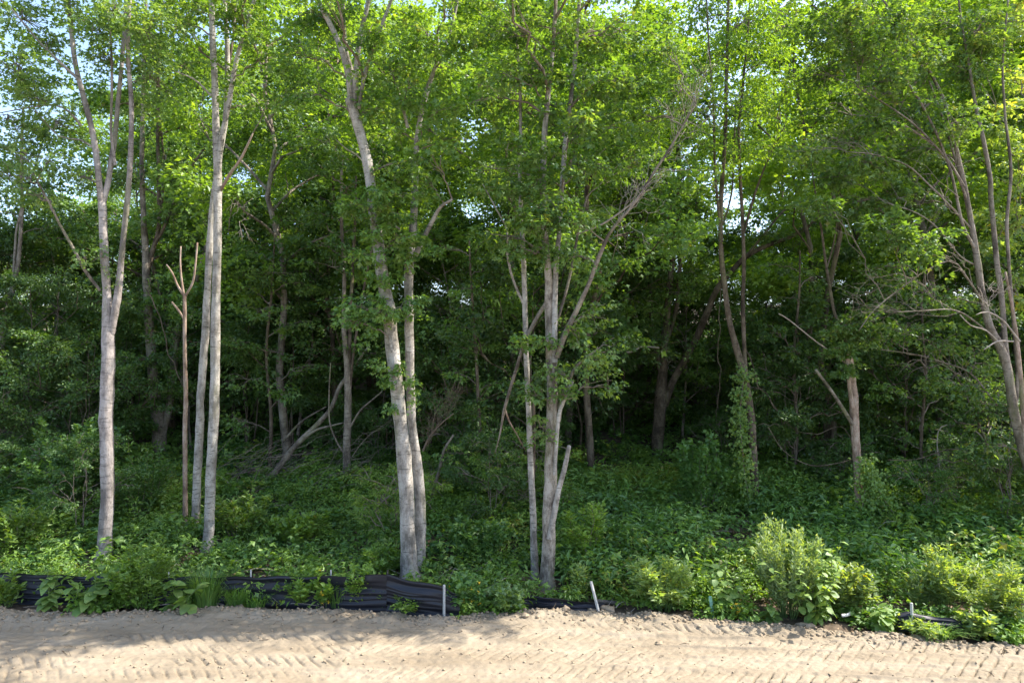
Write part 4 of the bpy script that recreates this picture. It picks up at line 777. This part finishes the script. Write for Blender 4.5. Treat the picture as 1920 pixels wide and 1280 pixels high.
# ------------------------------------------------------------------ undergrowth (uncountable)
BASES = [tuple(q.base[:2]) for q in (A, B, E, Ft, F2)] + [(float(on_plane(q, 1186)[0]), float(on_plane(q, 1186)[1]) + .15) for q in (1705, 1735, 1775, 1815)] + [fq for q, yb in ((25, 1124), (62, 1124), (118, 1126), (660, 1137), (700, 1140), (745, 1142), (775, 1145), (805, 1148)) for fq in [(float(on_plane(q, yb)[0]), float(on_plane(q, yb)[1]) - .03)]]
def herbs(name, label, n, yr, hr, size, nl, mat, kind, seed, thr=-9, xr=(-18, 18), edge=None):
    r = np.random.default_rng(seed); x = r.uniform(*xr, n)
    if edge is not None: y = edge_y(x) + r.uniform(*edge, n)
    else: y = r.uniform(*yr, n)
    dens = fbm(x * .55, y * .55, 3, seed); clear = np.ones(n, bool)
    for bx, by in BASES: clear &= ~((np.abs(x - bx) < .38) & (y < by + .1) & (y > by - .75))
    k = clear & (dens > thr) & (np.abs(x) < y * .82 + 1) & (y > edge_y(x) + (.12 if edge is None else edge[0])); x, y, dens = x[k], y[k], dens[k]; n = len(x)
    z = ground(x, y); h = r.uniform(*hr, n) * np.clip(1 + .6 * dens, .5, 1.6)
    t = np.sqrt(r.uniform(.05, 1, (n, nl))); az = r.uniform(0, 6.28, (n, nl)); rad = r.uniform(.04, .24, (n, nl)) * (h[:, None] / .4) ** .5 * (1.15 - .5 * t)
    lean = r.normal(0, .12, (n, 2)) * h[:, None]
    P = np.stack([x[:, None] + np.cos(az) * rad + lean[:, :1] * t, y[:, None] + np.sin(az) * rad + lean[:, 1:] * t, z[:, None] + h[:, None] * t], -1)
    D = np.stack([np.cos(az), np.sin(az), r.normal(-.1, .35, (n, nl))], -1) + r.normal(0, .25, (n, nl, 3)); Nn = np.array([0, 0, 1.]) + r.normal(0, .45, (n, nl, 3))
    sz = size * r.uniform(.7, 1.2, n * nl) * np.repeat(r.uniform(.55, 1.5, n), nl); rnd = np.clip(np.repeat(.5 + .45 * fbm(x * .4, y * .4, 2, seed + 3) + r.normal(0, .16, n), nl) + r.normal(0, .13, n * nl), 0, 1)
    a = Acc(); leaves(a, P.reshape(-1, 3), D.reshape(-1, 3), Nn.reshape(-1, 3), sz, kind, rnd)
    tag(link(name, a.build(name, M[mat], False)), label, kind='stuff')
herbs('undergrowth', 'green ferny weeds carpeting the bank behind the fence', 8000, (13.6, 21.5), (.12, .5), .11, 26, 'herb', 'lance', 61, -.55)
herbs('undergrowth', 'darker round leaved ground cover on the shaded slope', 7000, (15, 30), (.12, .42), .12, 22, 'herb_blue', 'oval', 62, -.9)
herbs('undergrowth', 'maple like seedlings mixed through the bank', 3200, (13.6, 24), (.2, .65), .125, 16, 'herb', 'maple', 63, -.2)
herbs('undergrowth', 'strip of bright low weeds along the dirt edge', 2200, None, (.06, .36), .085, 18, 'herb', 'oval', 64, -.15, (-11, 11), (-.02, .9))
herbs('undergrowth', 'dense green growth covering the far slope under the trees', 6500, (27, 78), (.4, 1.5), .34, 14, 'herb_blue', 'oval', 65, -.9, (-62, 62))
herbs('undergrowth', 'tall sparse grassy weeds on the sunlit right slope', 1500, (14, 20), (.3, .7), .16, 14, 'grass', 'lance', 66, -.2, (1, 12))
# dead leaves
r = np.random.default_rng(12); n = 5000; x = r.uniform(-11, 11, n); y = edge_y(x) + .1 + r.uniform(0, 9, n); a = Acc()
leaves(a, np.stack([x, y, ground(x, y) + .035], -1), np.stack([r.normal(size=n), r.normal(size=n), r.normal(0, .25, n)], -1), np.array([0, 0, 1.]) + r.normal(0, .4, (n, 3)), r.uniform(.05, .12, n), 'oval', r.uniform(0, 1, n))
M['leaf_brown'] = leafmat('leaf_brown', (.10, .062, .035), (.16, .105, .06), (.24, .17, .10), .15)
tag(link('leaf_litter', a.build('leaf_litter', M['leaf_brown'], False)), 'brown dead leaves lying between the weeds', kind='stuff')
# litter twigs
a = Acc(); r = np.random.default_rng(9)
for i in range(700):
    x = r.uniform(-10, 10); y = r.uniform(13.5, 21); z = float(ground(x, y)); L = r.uniform(.2, .9); d = nrm(np.array([r.normal(), r.normal() * .6, r.normal() * .12])) * L
    a.tube(curve3(np.array([x, y, z + .04]), np.array([x, y, z + .07]) + d + [0, 0, .05], r, 4, .1, .05), np.linspace(r.uniform(.005, .012), .003, 4), 4)
tag(link('twig_litter', a.build('twig_litter', M['twig_dead'])), 'dead sticks littered over the bank', kind='stuff')
# brush pile behind the leaning pole
bp = Tree('brush_pile', 'pile of thin bare sticks under the leaning dead pole', 'brush pile', (560, 905), M['twig_dead'], seed=51, group='dead wood in the undergrowth')
aa = Acc(); rr_ = bp.rng
for i in range(150):
    px, py = rr_.uniform(400, 660), rr_.uniform(840, 960); yy = bp.y + rr_.uniform(-1.5, 1.5); p0 = unproj(px, py, yy); d = nrm(np.array([rr_.normal(.9, .3), rr_.normal(0, .4), rr_.normal(.35, .25)])) * rr_.uniform(.5, 1.8)
    p0[2] = max(p0[2], float(ground(p0[0], p0[1])) + .03); aa.tube(curve3(p0, p0 + d, rr_, 6, rr_.uniform(-.1, .12), .04), np.linspace(rr_.uniform(.005, .010), .002, 6), 4)
tag(bp.part('sticks', aa.build('sticks', M['twig'])), kind='stuff')

# ------------------------------------------------------------------ silt fence
def fabric(name, pts, parent, loc, seed, wr=.034, thick=.006):
    """pts: list of (x, y, zbot, ztop); a wrinkled sheet with thickness"""
    p = np.array(pts, float); s = np.concatenate([[0], np.cumsum(np.hypot(np.diff(p[:, 0]), np.diff(p[:, 1])))]); n = max(8, int(s[-1] / .05)); q = np.linspace(0, s[-1], n)
    c_ = np.stack([np.interp(q, s, p[:, i]) for i in range(4)], -1); tx = np.gradient(c_[:, 0]); ty = np.gradient(c_[:, 1]); L = np.hypot(tx, ty); nx, ny = ty / L, -tx / L
    m = 40; v = np.linspace(0, 1, m); sag = .03 * np.sin(q / .9 * np.pi) ** 2
    zz = c_[:, 2, None] + (c_[:, 3] - c_[:, 2] - sag)[:, None] * v
    dist = np.min(np.abs(q[:, None] - s[None]), 1); amp = wr * np.clip(.35 + dist / .5, 0, 1)
    off = amp[:, None] * ((1 - 2.4 * np.abs(fbm(q[:, None] * .35 + seed, v[None] * 5 + q[:, None] * .35, 1, seed))) + .7 * (1 - 2.2 * np.abs(fbm(q[:, None] * .45, v[None] * 11 - q[:, None] * .3, 1, seed + 2)))) + .05 * np.sin(v * np.pi)[None] * (dist / .6)[:, None].clip(0, 1)
    front = np.stack([c_[:, 0, None] + nx[:, None] * off, c_[:, 1, None] + ny[:, None] * off, zz], -1); back = front.copy(); back[..., 0] -= nx[:, None] * thick; back[..., 1] -= ny[:, None] * thick
    V = np.concatenate([front.reshape(-1, 3), back.reshape(-1, 3)]); f = grid_faces(m, n); k = n * m
    top = np.arange(n - 1) * m + m - 1; rim = np.stack([top, top + m, top + m + k, top + k], -1)
    me = mesh(name, V, [f, f[:, ::-1] + k, rim], M['fabric']); rebase(me, loc); return link(name, me, parent)
def stake(parent, loc, x, y, z0, z1, mat, lean=(0, 0), wdt=.038, name='stake'):
    a = Acc(); P = np.array([(x, y, z0), (x + lean[0] * .5, y + lean[1] * .5, (z0 + z1) / 2), (x + lean[0], y + lean[1], z1)]); a.tube(P, np.full(3, wdt * .7), 4)
    me = a.build(name, M[mat], False); rebase(me, loc); return link(name, me, parent)
def fpt(px, pyb, pyt):
    x, y = on_plane(px, pyb, .02); return [float(x), float(y), .0 - .05, float(unproj(px, pyt, float(y))[2])]
fp = [fpt(-60, 1124, 1070), fpt(14, 1124, 1072), fpt(130, 1126, 1076), fpt(312, 1130, 1080), fpt(467, 1132, 1079), fpt(618, 1136, 1078), fpt(725, 1141, 1074), fpt(833, 1151, 1097), fpt(862, 1150, 1112)]
fl = (fp[4][0], fp[4][1], 0)
sf = thing('silt_fence', 'standing black fabric silt fence with stakes along the dirt edge', 'fence', fl, 'pieces of black silt fence')
fabric('fabric_panel', fp[:7], sf, fl, 3); fabric('fabric_panel', fp[6:], sf, fl, 8, .05)
for i, (mt, top) in enumerate([(None, 0), ('stake', .06), (None, 0), ('stake', .10), ('stake', .12), ('stake', .10), ('stake_dark', .05), ('stake', .03)]):
    if mt: stake(sf, fl, fp[i][0], fp[i][1] + (-.04 if i == 7 else .07), -.1, fp[i][3] + top * .8, mt, wdt=.034 if i == 7 else .022)
p2 = [fpt(960, 1138, 1112), fpt(1000, 1138, 1116), fpt(1050, 1142, 1124), fpt(1100, 1144, 1128), fpt(1135, 1145, 1132)]
l2 = (p2[2][0], p2[2][1], 0); s2 = thing('silt_fence', 'slumped black fabric lying low before the rough grey clump trunk', 'fence', l2, 'pieces of black silt fence')
fabric('fabric_panel', [[q[0], q[1] + .1, q[2], q[3]] for q in p2], s2, l2, 12, .05); stake(s2, l2, p2[4][0] - .1, p2[4][1] - .02, -.1, .55, 'stake', (-.16, .1))
p3 = [fpt(1690, 1180, 1156), fpt(1712, 1182, 1150), fpt(1735, 1184, 1154), fpt(1770, 1186, 1160), fpt(1820, 1190, 1166), fpt(1900, 1192, 1172)]
l3 = (p3[2][0], p3[2][1], 0); s3 = thing('silt_fence', 'torn glossy black fabric half buried in weeds at the right', 'fence', l3, 'pieces of black silt fence')
fabric('fabric_panel', [[q[0], q[1] + .1, q[2], q[3]] for q in p3], s3, l3, 17, .07); stake(s3, l3, p3[1][0] + .05, p3[1][1] + .1, -.1, .46, 'stake', (.0, .02))
gx, gy = [float(q) for q in on_plane(1340, 1160)]; a = Acc(); a.tube(np.array([(0, 0, -.1), (-.02, 0, .15), (-.05, 0, .38)]), np.full(3, .03), 4)
tag(link('marker_stake', a.build('marker_stake', M['stake_green'], False), None, (gx, gy + .1, 0)), 'short pale green marker stake left of the glossy broad leaf plant', 'stake')
gx, gy = [float(q) for q in on_plane(1588, 1166)]; a = Acc(); a.tube(np.array([(-.09, 0, .10), (0, 0, .11), (.09, .02, .14)]), np.full(3, .028), 10)
tag(link('pipe_end', a.build('pipe_end', M['pipe']), None, (gx, gy, .02)), 'short white pipe end poking from the dirt under the goldenrod bush', 'pipe')
# fallen log on the bank
for lab, pts in [('grey log lying in weeds right of the pale fence stake', [(862, 1086, 7), (890, 1092, 7), (920, 1098, 7), (960, 1102, 6)]), ('pale stripped log lying behind the feathery shrub', [(1120, 1126, 7), (1165, 1130, 8), (1215, 1130, 8)]), ('thin grey pole on the ground behind the slumped fabric', [(985, 1106, 5), (1030, 1112, 5), (1090, 1120, 5), (1140, 1126, 4)])]:
    b = ground_hit(pts[1][0], pts[1][1] + 4); p = np.array(pts, float); P = unproj(p[:, 0], p[:, 1], b[1]); C, rr = catmull(P, p[:, 2] / 2 / F * b[1], .1); V, Q, T = tube(C, rr, 10, True, .15, 3)
    me = mesh('fallen_log', V, [Q, T], M['bark_grey']); rebase(me, P[1]); tag(link('fallen_log', me, None, tuple(P[1])), lab, 'log', 'logs lying on the bank')

# ------------------------------------------------------------------ plants along the dirt edge
def big_leaf(seed, wr=.42, fold=.16, droop=.35):
    r = np.random.default_rng(seed); n = 6; V = []; 
    for i in range(n):
        t = i / (n - 1); w_ = wr * (math.sin(math.pi * min(1, t * .92 + .04)) ** .8) * (1 - .25 * t); z = .12 * t - droop * t * t
        V += [(t, w_ * (1 + r.normal(0, .05)), z + fold * w_), (t, 0, z), (t, -w_ * (1 + r.normal(0, .05)), z + fold * w_)]
    Q = []
    for i in range(n - 1): a = i * 3; Q += [(a, a + 1, a + 4, a + 3), (a + 1, a + 2, a + 5, a + 4)]
    return mesh('leaf', np.array(V), [np.array(Q)], M['broad'], r.uniform(.2, .9, len(Q)))
BL = [big_leaf(1), big_leaf(2, .36, .2, .5), big_leaf(3, .45, .1, .25)]
def broad_plant(name, label, px, py, h, wdt, n, lsz, seed, group='broad leaved weeds at the dirt edge', dy=.12, stems=3):
    r = np.random.default_rng(seed); x, y = [float(q) for q in on_plane(px, py)]; y += dy; z = float(max(ground(x, y), .0)); e = thing(name, label, 'plant', (x, y, z), group)
    st = []
    for k in range(stems):
        d = np.array([r.normal(0, .35) * wdt, r.normal(0, .3) * wdt, h * r.uniform(.75, 1)]); q = curve3(np.array([0, 0, -.05]), d, r, 8, .0, .03); V, Q, T = tube(q, np.linspace(.014, .005, 8), 6)
        link('stem', mesh('stem', V, [Q, T], M['stem_green']), e); st.append(q)
    for i in range(n):
        q = st[i % stems]; t = (.12 + .88 * (i / n)) * 6.9; p = q[int(t)] + (q[int(t) + 1] - q[int(t)]) * (t % 1); az = i * 2.4 + r.uniform(-.4, .4)
        up = t / 7; o = link('leaf', BL[r.integers(0, 3)], e, tuple(p)); s_ = lsz * r.uniform(.7, 1.15) * (1.15 - .45 * up); o.scale = (s_, s_, s_)
        o.rotation_euler = (r.normal(0, .25), r.normal(.15, .22) - .5 * (up - .4), az)
def bpl(name, label, px, py, h, wdt, n, lsz, seed, **k): broad_plant(name, label, px, py, h * 1.15, wdt, int(n * 1.5), lsz * 1.3, seed, **k)
bpl('broadleaf_weed', 'bushy broad leaved weed in front of the fence, leftmost one', 85, 1143, .62, .5, 26, .20, 1)
bpl('broadleaf_weed', 'large drooping broad leaved weed just below the leftmost trunk', 172, 1146, .70, .6, 24, .27, 2)
bpl('broadleaf_weed', 'wide clump of broad leaves below the dead snag', 330, 1144, .62, .95, 38, .22, 3, stems=5)
bpl('broadleaf_weed', 'tall glossy sunlit broad leaved plant beside the green stake', 1375, 1162, .85, .8, 70, .16, 4, dy=.25, stems=7)
bpl('broadleaf_weed', 'small broad leaved weed at the left foot of the goldenrod bush', 1452, 1166, .34, .45, 20, .17, 5)
bpl('broadleaf_weed', 'tall sunlit broad leaved plant merged into the goldenrod bush', 1545, 1172, 1.25, 1.2, 160, .16, 6, dy=.25, stems=15)
bpl('broadleaf_weed', 'low broad leaved weed left of the torn glossy fabric', 1668, 1186, .38, .5, 20, .19, 7)
bpl('broadleaf_weed', 'tall red stemmed weed above the large drooping one', 178, 1110, .55, .25, 16, .13, 8, dy=.5)
bpl('broadleaf_weed', 'broad leaved weed at the right end of the torn fabric', 1880, 1196, .42, .6, 24, .2, 9, dy=.3)

HS = 1.3
def leafy_plant(name, label, cat, px, py, h, wdt, ns, nl, lsz, kind, mat, seed, group, dy=.15, arch=.3, stemmat='stem_green', flowers=0, upright=0.):
    nl = int(nl * 2); lsz = lsz * 1.2; h *= HS;  r = np.random.default_rng(seed); x, y = [float(q) for q in on_plane(px, py)]; y += dy; z = float(max(ground(x, y), .0)); e = thing(name, label, cat, (x, y, z), group)
    a = Acc(); P = []; D = []
    for k in range(ns):
        az = r.uniform(0, 6.28); rad = wdt * .5 * math.sqrt(r.uniform(.02, 1)); hh = h * r.uniform(.42, 1.08) * (1 - .3 * (rad / (wdt * .5)) ** 2); b = np.array([math.cos(az), math.sin(az), 0]) * rad * .25
        top = np.array([math.cos(az) * rad, math.sin(az) * rad, hh]); q = curve3(b + [0, 0, -.05], top, r, 8, 0, .03); q[:, 2] += np.sin(np.linspace(0, np.pi, 8)) * arch * rad
        a.tube(q, np.linspace(.008, .003, 8), 4); t = r.uniform(.15, 1, nl) ** .8 * 6.99; i = t.astype(int); p = q[i] + (q[i + 1] - q[i]) * (t % 1)[:, None]
        p = p + r.normal(0, .035, (nl, 3)); az2 = r.uniform(0, 6.28, nl); P.append(p); D.append(np.stack([np.cos(az2), np.sin(az2), np.full(nl, .15 + upright)], -1) + nrm(q[-1] - q[3])[None] * .6)
    P = np.vstack(P); D = np.vstack(D); n = len(P); D = D + r.normal(0, .25, (n, 3))
    link('stems', a.build('stems', M[stemmat]), e)['kind'] = 'stuff'
    L = Acc(); leaves(L, P, D, np.array([0, 0, 1.]) + r.normal(0, .5, (n, 3)), lsz * r.uniform(.6, 1.25, n), kind, np.clip(r.normal(.55, .2, n), 0, 1)); link('foliage', L.build('foliage', M[mat], False), e)['kind'] = 'stuff'
    if flowers:
        L = Acc(); i = r.integers(0, n, flowers); Pf = P[i] + r.normal(0, .03, (flowers, 3)) + [0, 0, .03]
        for d in range(3): leaves(L, Pf, r.normal(0, 1, (flowers, 3)), np.array([0, -.4, 1.]) + r.normal(0, .4, (flowers, 3)), np.full(flowers, .05), 'oval', np.zeros(flowers))
        link('blossoms', L.build('blossoms', M['flower'], False), e)['kind'] = 'stuff'
    return e
GR = 'leafy shrubs and weeds along the dirt edge'
LP = [('leafy_weed', 'loose lance leaved weed at the far left end of the fence', 5, 1138, .5, .45, 12, 20, .12, 'lance', 'herb'),
      ('leafy_shrub', 'bright green shrub hiding the fence between leftmost trunk and snag', 262, 1138, .95, 1.4, 40, 34, .095, 'lance', 'herb'),
      ('leafy_shrub', 'dark lower shrub hiding the fence base right of the drooping weed', 235, 1136, .65, 1.1, 26, 28, .10, 'oval', 'herb'),
      ('leafy_weed', 'soft weed in front of the fence just left of its second pale stake', 560, 1139, .55, .9, 24, 28, .10, 'lance', 'herb'),
      ('leafy_weed', 'yellow flowered weed by the fence below the second pale stake', 605, 1141, .5, .6, 16, 26, .10, 'oval', 'herb'),
      ('leafy_weed', 'pinnate seedling in front of the fence corner', 672, 1141, .62, .7, 16, 30, .105, 'lance', 'herb'),
      ('leafy_weed', 'low weed sprawling before the right fence panel', 760, 1150, .2, .7, 10, 18, .09, 'lance', 'herb'),
      ('leafy_weed', 'small dry weed at the foot of the dark corner stake', 716, 1144, .38, .25, 6, 14, .08, 'lance', 'herb'),
      ('leafy_weed', 'blue green flowered weed right of the pale fence stake', 872, 1150, .55, .75, 20, 30, .10, 'maple', 'herb_blue'),
      ('leafy_weed', 'pale grey green mugwort on the dirt rim', 950, 1152, .42, .65, 18, 30, .085, 'maple', 'leaf_silver'),
      ('leafy_shrub', 'narrow sunlit sapling in front of the slumped fabric', 1085, 1132, .62, .4, 12, 30, .10, 'lance', 'leaf_yellow'),
      ('leafy_shrub', 'feathery pale green shrub sunlit on the dirt rim', 1250, 1148, .75, 1.25, 40, 36, .11, 'lance', 'leaf_yellow'),
      ('goldenrod_bush', 'tall grey green goldenrod bush with spiky tops at the dirt edge', 1490, 1163, 1.42, 1.3, 50, 76, .078, 'lance', 'leaf_pale'),
      ('leafy_weed', 'sunlit bushy weed right of the goldenrod bush', 1600, 1160, .75, 1.1, 34, 30, .10, 'oval', 'leaf_yellow'),
      ('leafy_weed', 'yellow turning weed behind the torn glossy fabric', 1745, 1160, .55, .5, 16, 26, .09, 'lance', 'leaf_yellow'),
      ('leafy_weed', 'tall pale sunlit weed behind the torn fabric', 1790, 1158, .95, .9, 30, 34, .095, 'lance', 'leaf_yellow'),
      ('leafy_weed', 'wide sunlit weed bank at the right edge of the dirt', 1880, 1180, .85, 1.5, 44, 34, .10, 'lance', 'leaf_yellow'),
      ('leafy_weed', 'low grassy weed in front of the torn fabric', 1740, 1198, .13, .9, 18, 20, .10, 'lance', 'leaf_yellow'),
      ('leafy_weed', 'small flowered weed at the foot of the green stake', 1385, 1168, .22, .5, 10, 16, .07, 'oval', 'herb'),
      ('leafy_weed', 'pale weed patch at the far right below the sunlit bank', 1850, 1203, .3, .6, 14, 24, .09, 'oval', 'leaf_yellow')]
for i, t in enumerate(LP):
    leafy_plant(t[0], t[1], 'shrub' if 'shrub' in t[0] or 'bush' in t[0] else 'weed', *t[2:], 200 + i, GR, flowers=26 if 'flowered' in t[1] else 0, dy=.3 if t[2] > 1000 else .16, upright=.5 if 'goldenrod' in t[0] else 0)
HS = 1.05
# saplings and shrubs on the bank that the photo lets one pick out
SPL = [('bank_shrub', 'tall feathery locust shrub left of the leftmost trunk', 130, 965, 2.6, 3.0, 60, 60, .10, 'oval', 'herb_blue'),
       ('bank_shrub', 'dark feathery shrub between the leftmost trunk and the V trunk', 260, 980, 1.9, 1.5, 34, 50, .10, 'lance', 'herb_blue'),
       ('bank_shrub', 'bright shrub on the bank right of the straight pale pair', 450, 1010, 1.1, 1.6, 34, 40, .11, 'lance', 'herb'),
       ('bank_shrub', 'leafy shrub on the bank left of the twin trunks', 560, 1030, .85, 1.6, 34, 40, .11, 'oval', 'herb'),
       ('bank_shrub', 'bright seedling clump at the left foot of the twin trunks', 720, 1075, .6, .9, 22, 34, .10, 'lance', 'herb'),
       ('bank_shrub', 'young leafy shrub on the bank right of the rough grey trunk', 1100, 1070, 1.5, 1.1, 26, 44, .11, 'lance', 'herb'),
       ('bank_shrub', 'vine smothered shrub in shade left of the slim dark trunk', 1320, 960, 1.9, 1.6, 40, 46, .12, 'maple', 'herb_blue'),
       ('bank_shrub', 'low shrub between the twin trunks and the thin pale stem', 900, 1050, .95, 1.5, 34, 38, .11, 'maple', 'herb_blue'),
       ('bank_shrub', 'tangled drooping shrub in shade behind the thin pale stem', 900, 940, 2.2, 1.8, 44, 46, .10, 'lance', 'leaf_dark'),
       ('bank_shrub', 'leafy shrub at the left edge above the fence', 20, 1050, 1.2, 1.5, 34, 40, .11, 'lance', 'herb')]
for i, t in enumerate(SPL):
    b = ground_hit(t[2], t[3]); nm, lab, px, py, h, wd, ns, nl, ls, kd, mt = t
    e = leafy_plant(nm, lab, 'shrub', px, py, h, wd, ns, nl, ls, kd, mt, 300 + i, 'shrubs on the bank', stemmat='twig'); e.location = (b[0], b[1], float(ground(b[0], b[1])))
# grass clumps
def grass(label, px, py, h, wdt, n, seed):
    r = np.random.default_rng(seed); x, y = [float(q) for q in on_plane(px, py)]; y += .14; z = float(max(ground(x, y), .0)); e = thing('grass_clump', label, 'grass', (x, y, z), 'grass clumps at the fence')
    V = []; Q = []
    for i in range(n * 2):
        az = r.uniform(0, 6.28); b = np.array([math.cos(az), math.sin(az)]) * wdt * .3 * math.sqrt(r.random()); out = np.array([math.cos(az), math.sin(az)]) * wdt * .5 * r.uniform(.2, 1); hh = h * r.uniform(.5, 1.05); wv = np.array([-math.sin(az), math.cos(az)]) * r.uniform(.006, .012)
        k = len(V)
        for t in (0, .3, .6, .85, 1):
            c_ = b + out * t ** 1.7; zz = hh * (t - .38 * t ** 3 * r.uniform(.6, 1.3)); ww = wv * (1 - t) ** .5 if t < 1 else wv * .05
            V += [(c_[0] - ww[0], c_[1] - ww[1], zz), (c_[0] + ww[0], c_[1] + ww[1], zz)]
        Q += [(k + 2 * j, k + 2 * j + 1, k + 2 * j + 3, k + 2 * j + 2) for j in range(4)]
    tag(link('blades', mesh('blades', np.array(V), [np.array(Q)], M['grass'], np.repeat(r.uniform(0, 1, n * 2), 4)), e), kind='stuff')
grass('tall grass clump below the straight pale trunk', 382, 1140, 1.0, .75, 260, 1)
grass('shorter grass tuft right of the tall clump', 440, 1138, .62, .7, 200, 2)
grass('drooping grass tuft at the second pale fence stake', 630, 1140, .6, .5, 120, 3)
grass('low grass patch left of the large dirt clod', 475, 1138, .42, .8, 160, 4)
grass('thin sunlit grass tuft under the torn fabric', 1770, 1196, .3, .8, 150, 5)

# ------------------------------------------------------------------ labels that single each one out
from collections import defaultdict
for nm, grp in (('woodland_tree', 'woodland trees up the slope'), ('understory_tree', 'understory trees in the wood'), ('shrub', 'low shrubs under the trees')):
    by = defaultdict(list)
    for o in bpy.data.objects:
        if o.parent is None and o.name.split('.')[0] == nm: o['group'] = grp; by[o['label']].append(o)
    for lab, os_ in by.items():
        if len(os_) < 2: continue
        os_.sort(key=lambda o: o.location.x / o.location.y)
        words = {2: ['left one', 'right one'], 3: ['left one', 'middle one', 'right one']}.get(len(os_), (['leftmost'] + ['second', 'third', 'fourth', 'fifth', 'sixth', 'seventh', 'eighth', 'ninth', 'tenth'][:len(os_) - 2] + ['rightmost']))
        for o, wd in zip(os_, words): o['label'] = lab.replace('behind and ', '').replace('straight ', '') + ', ' + wd
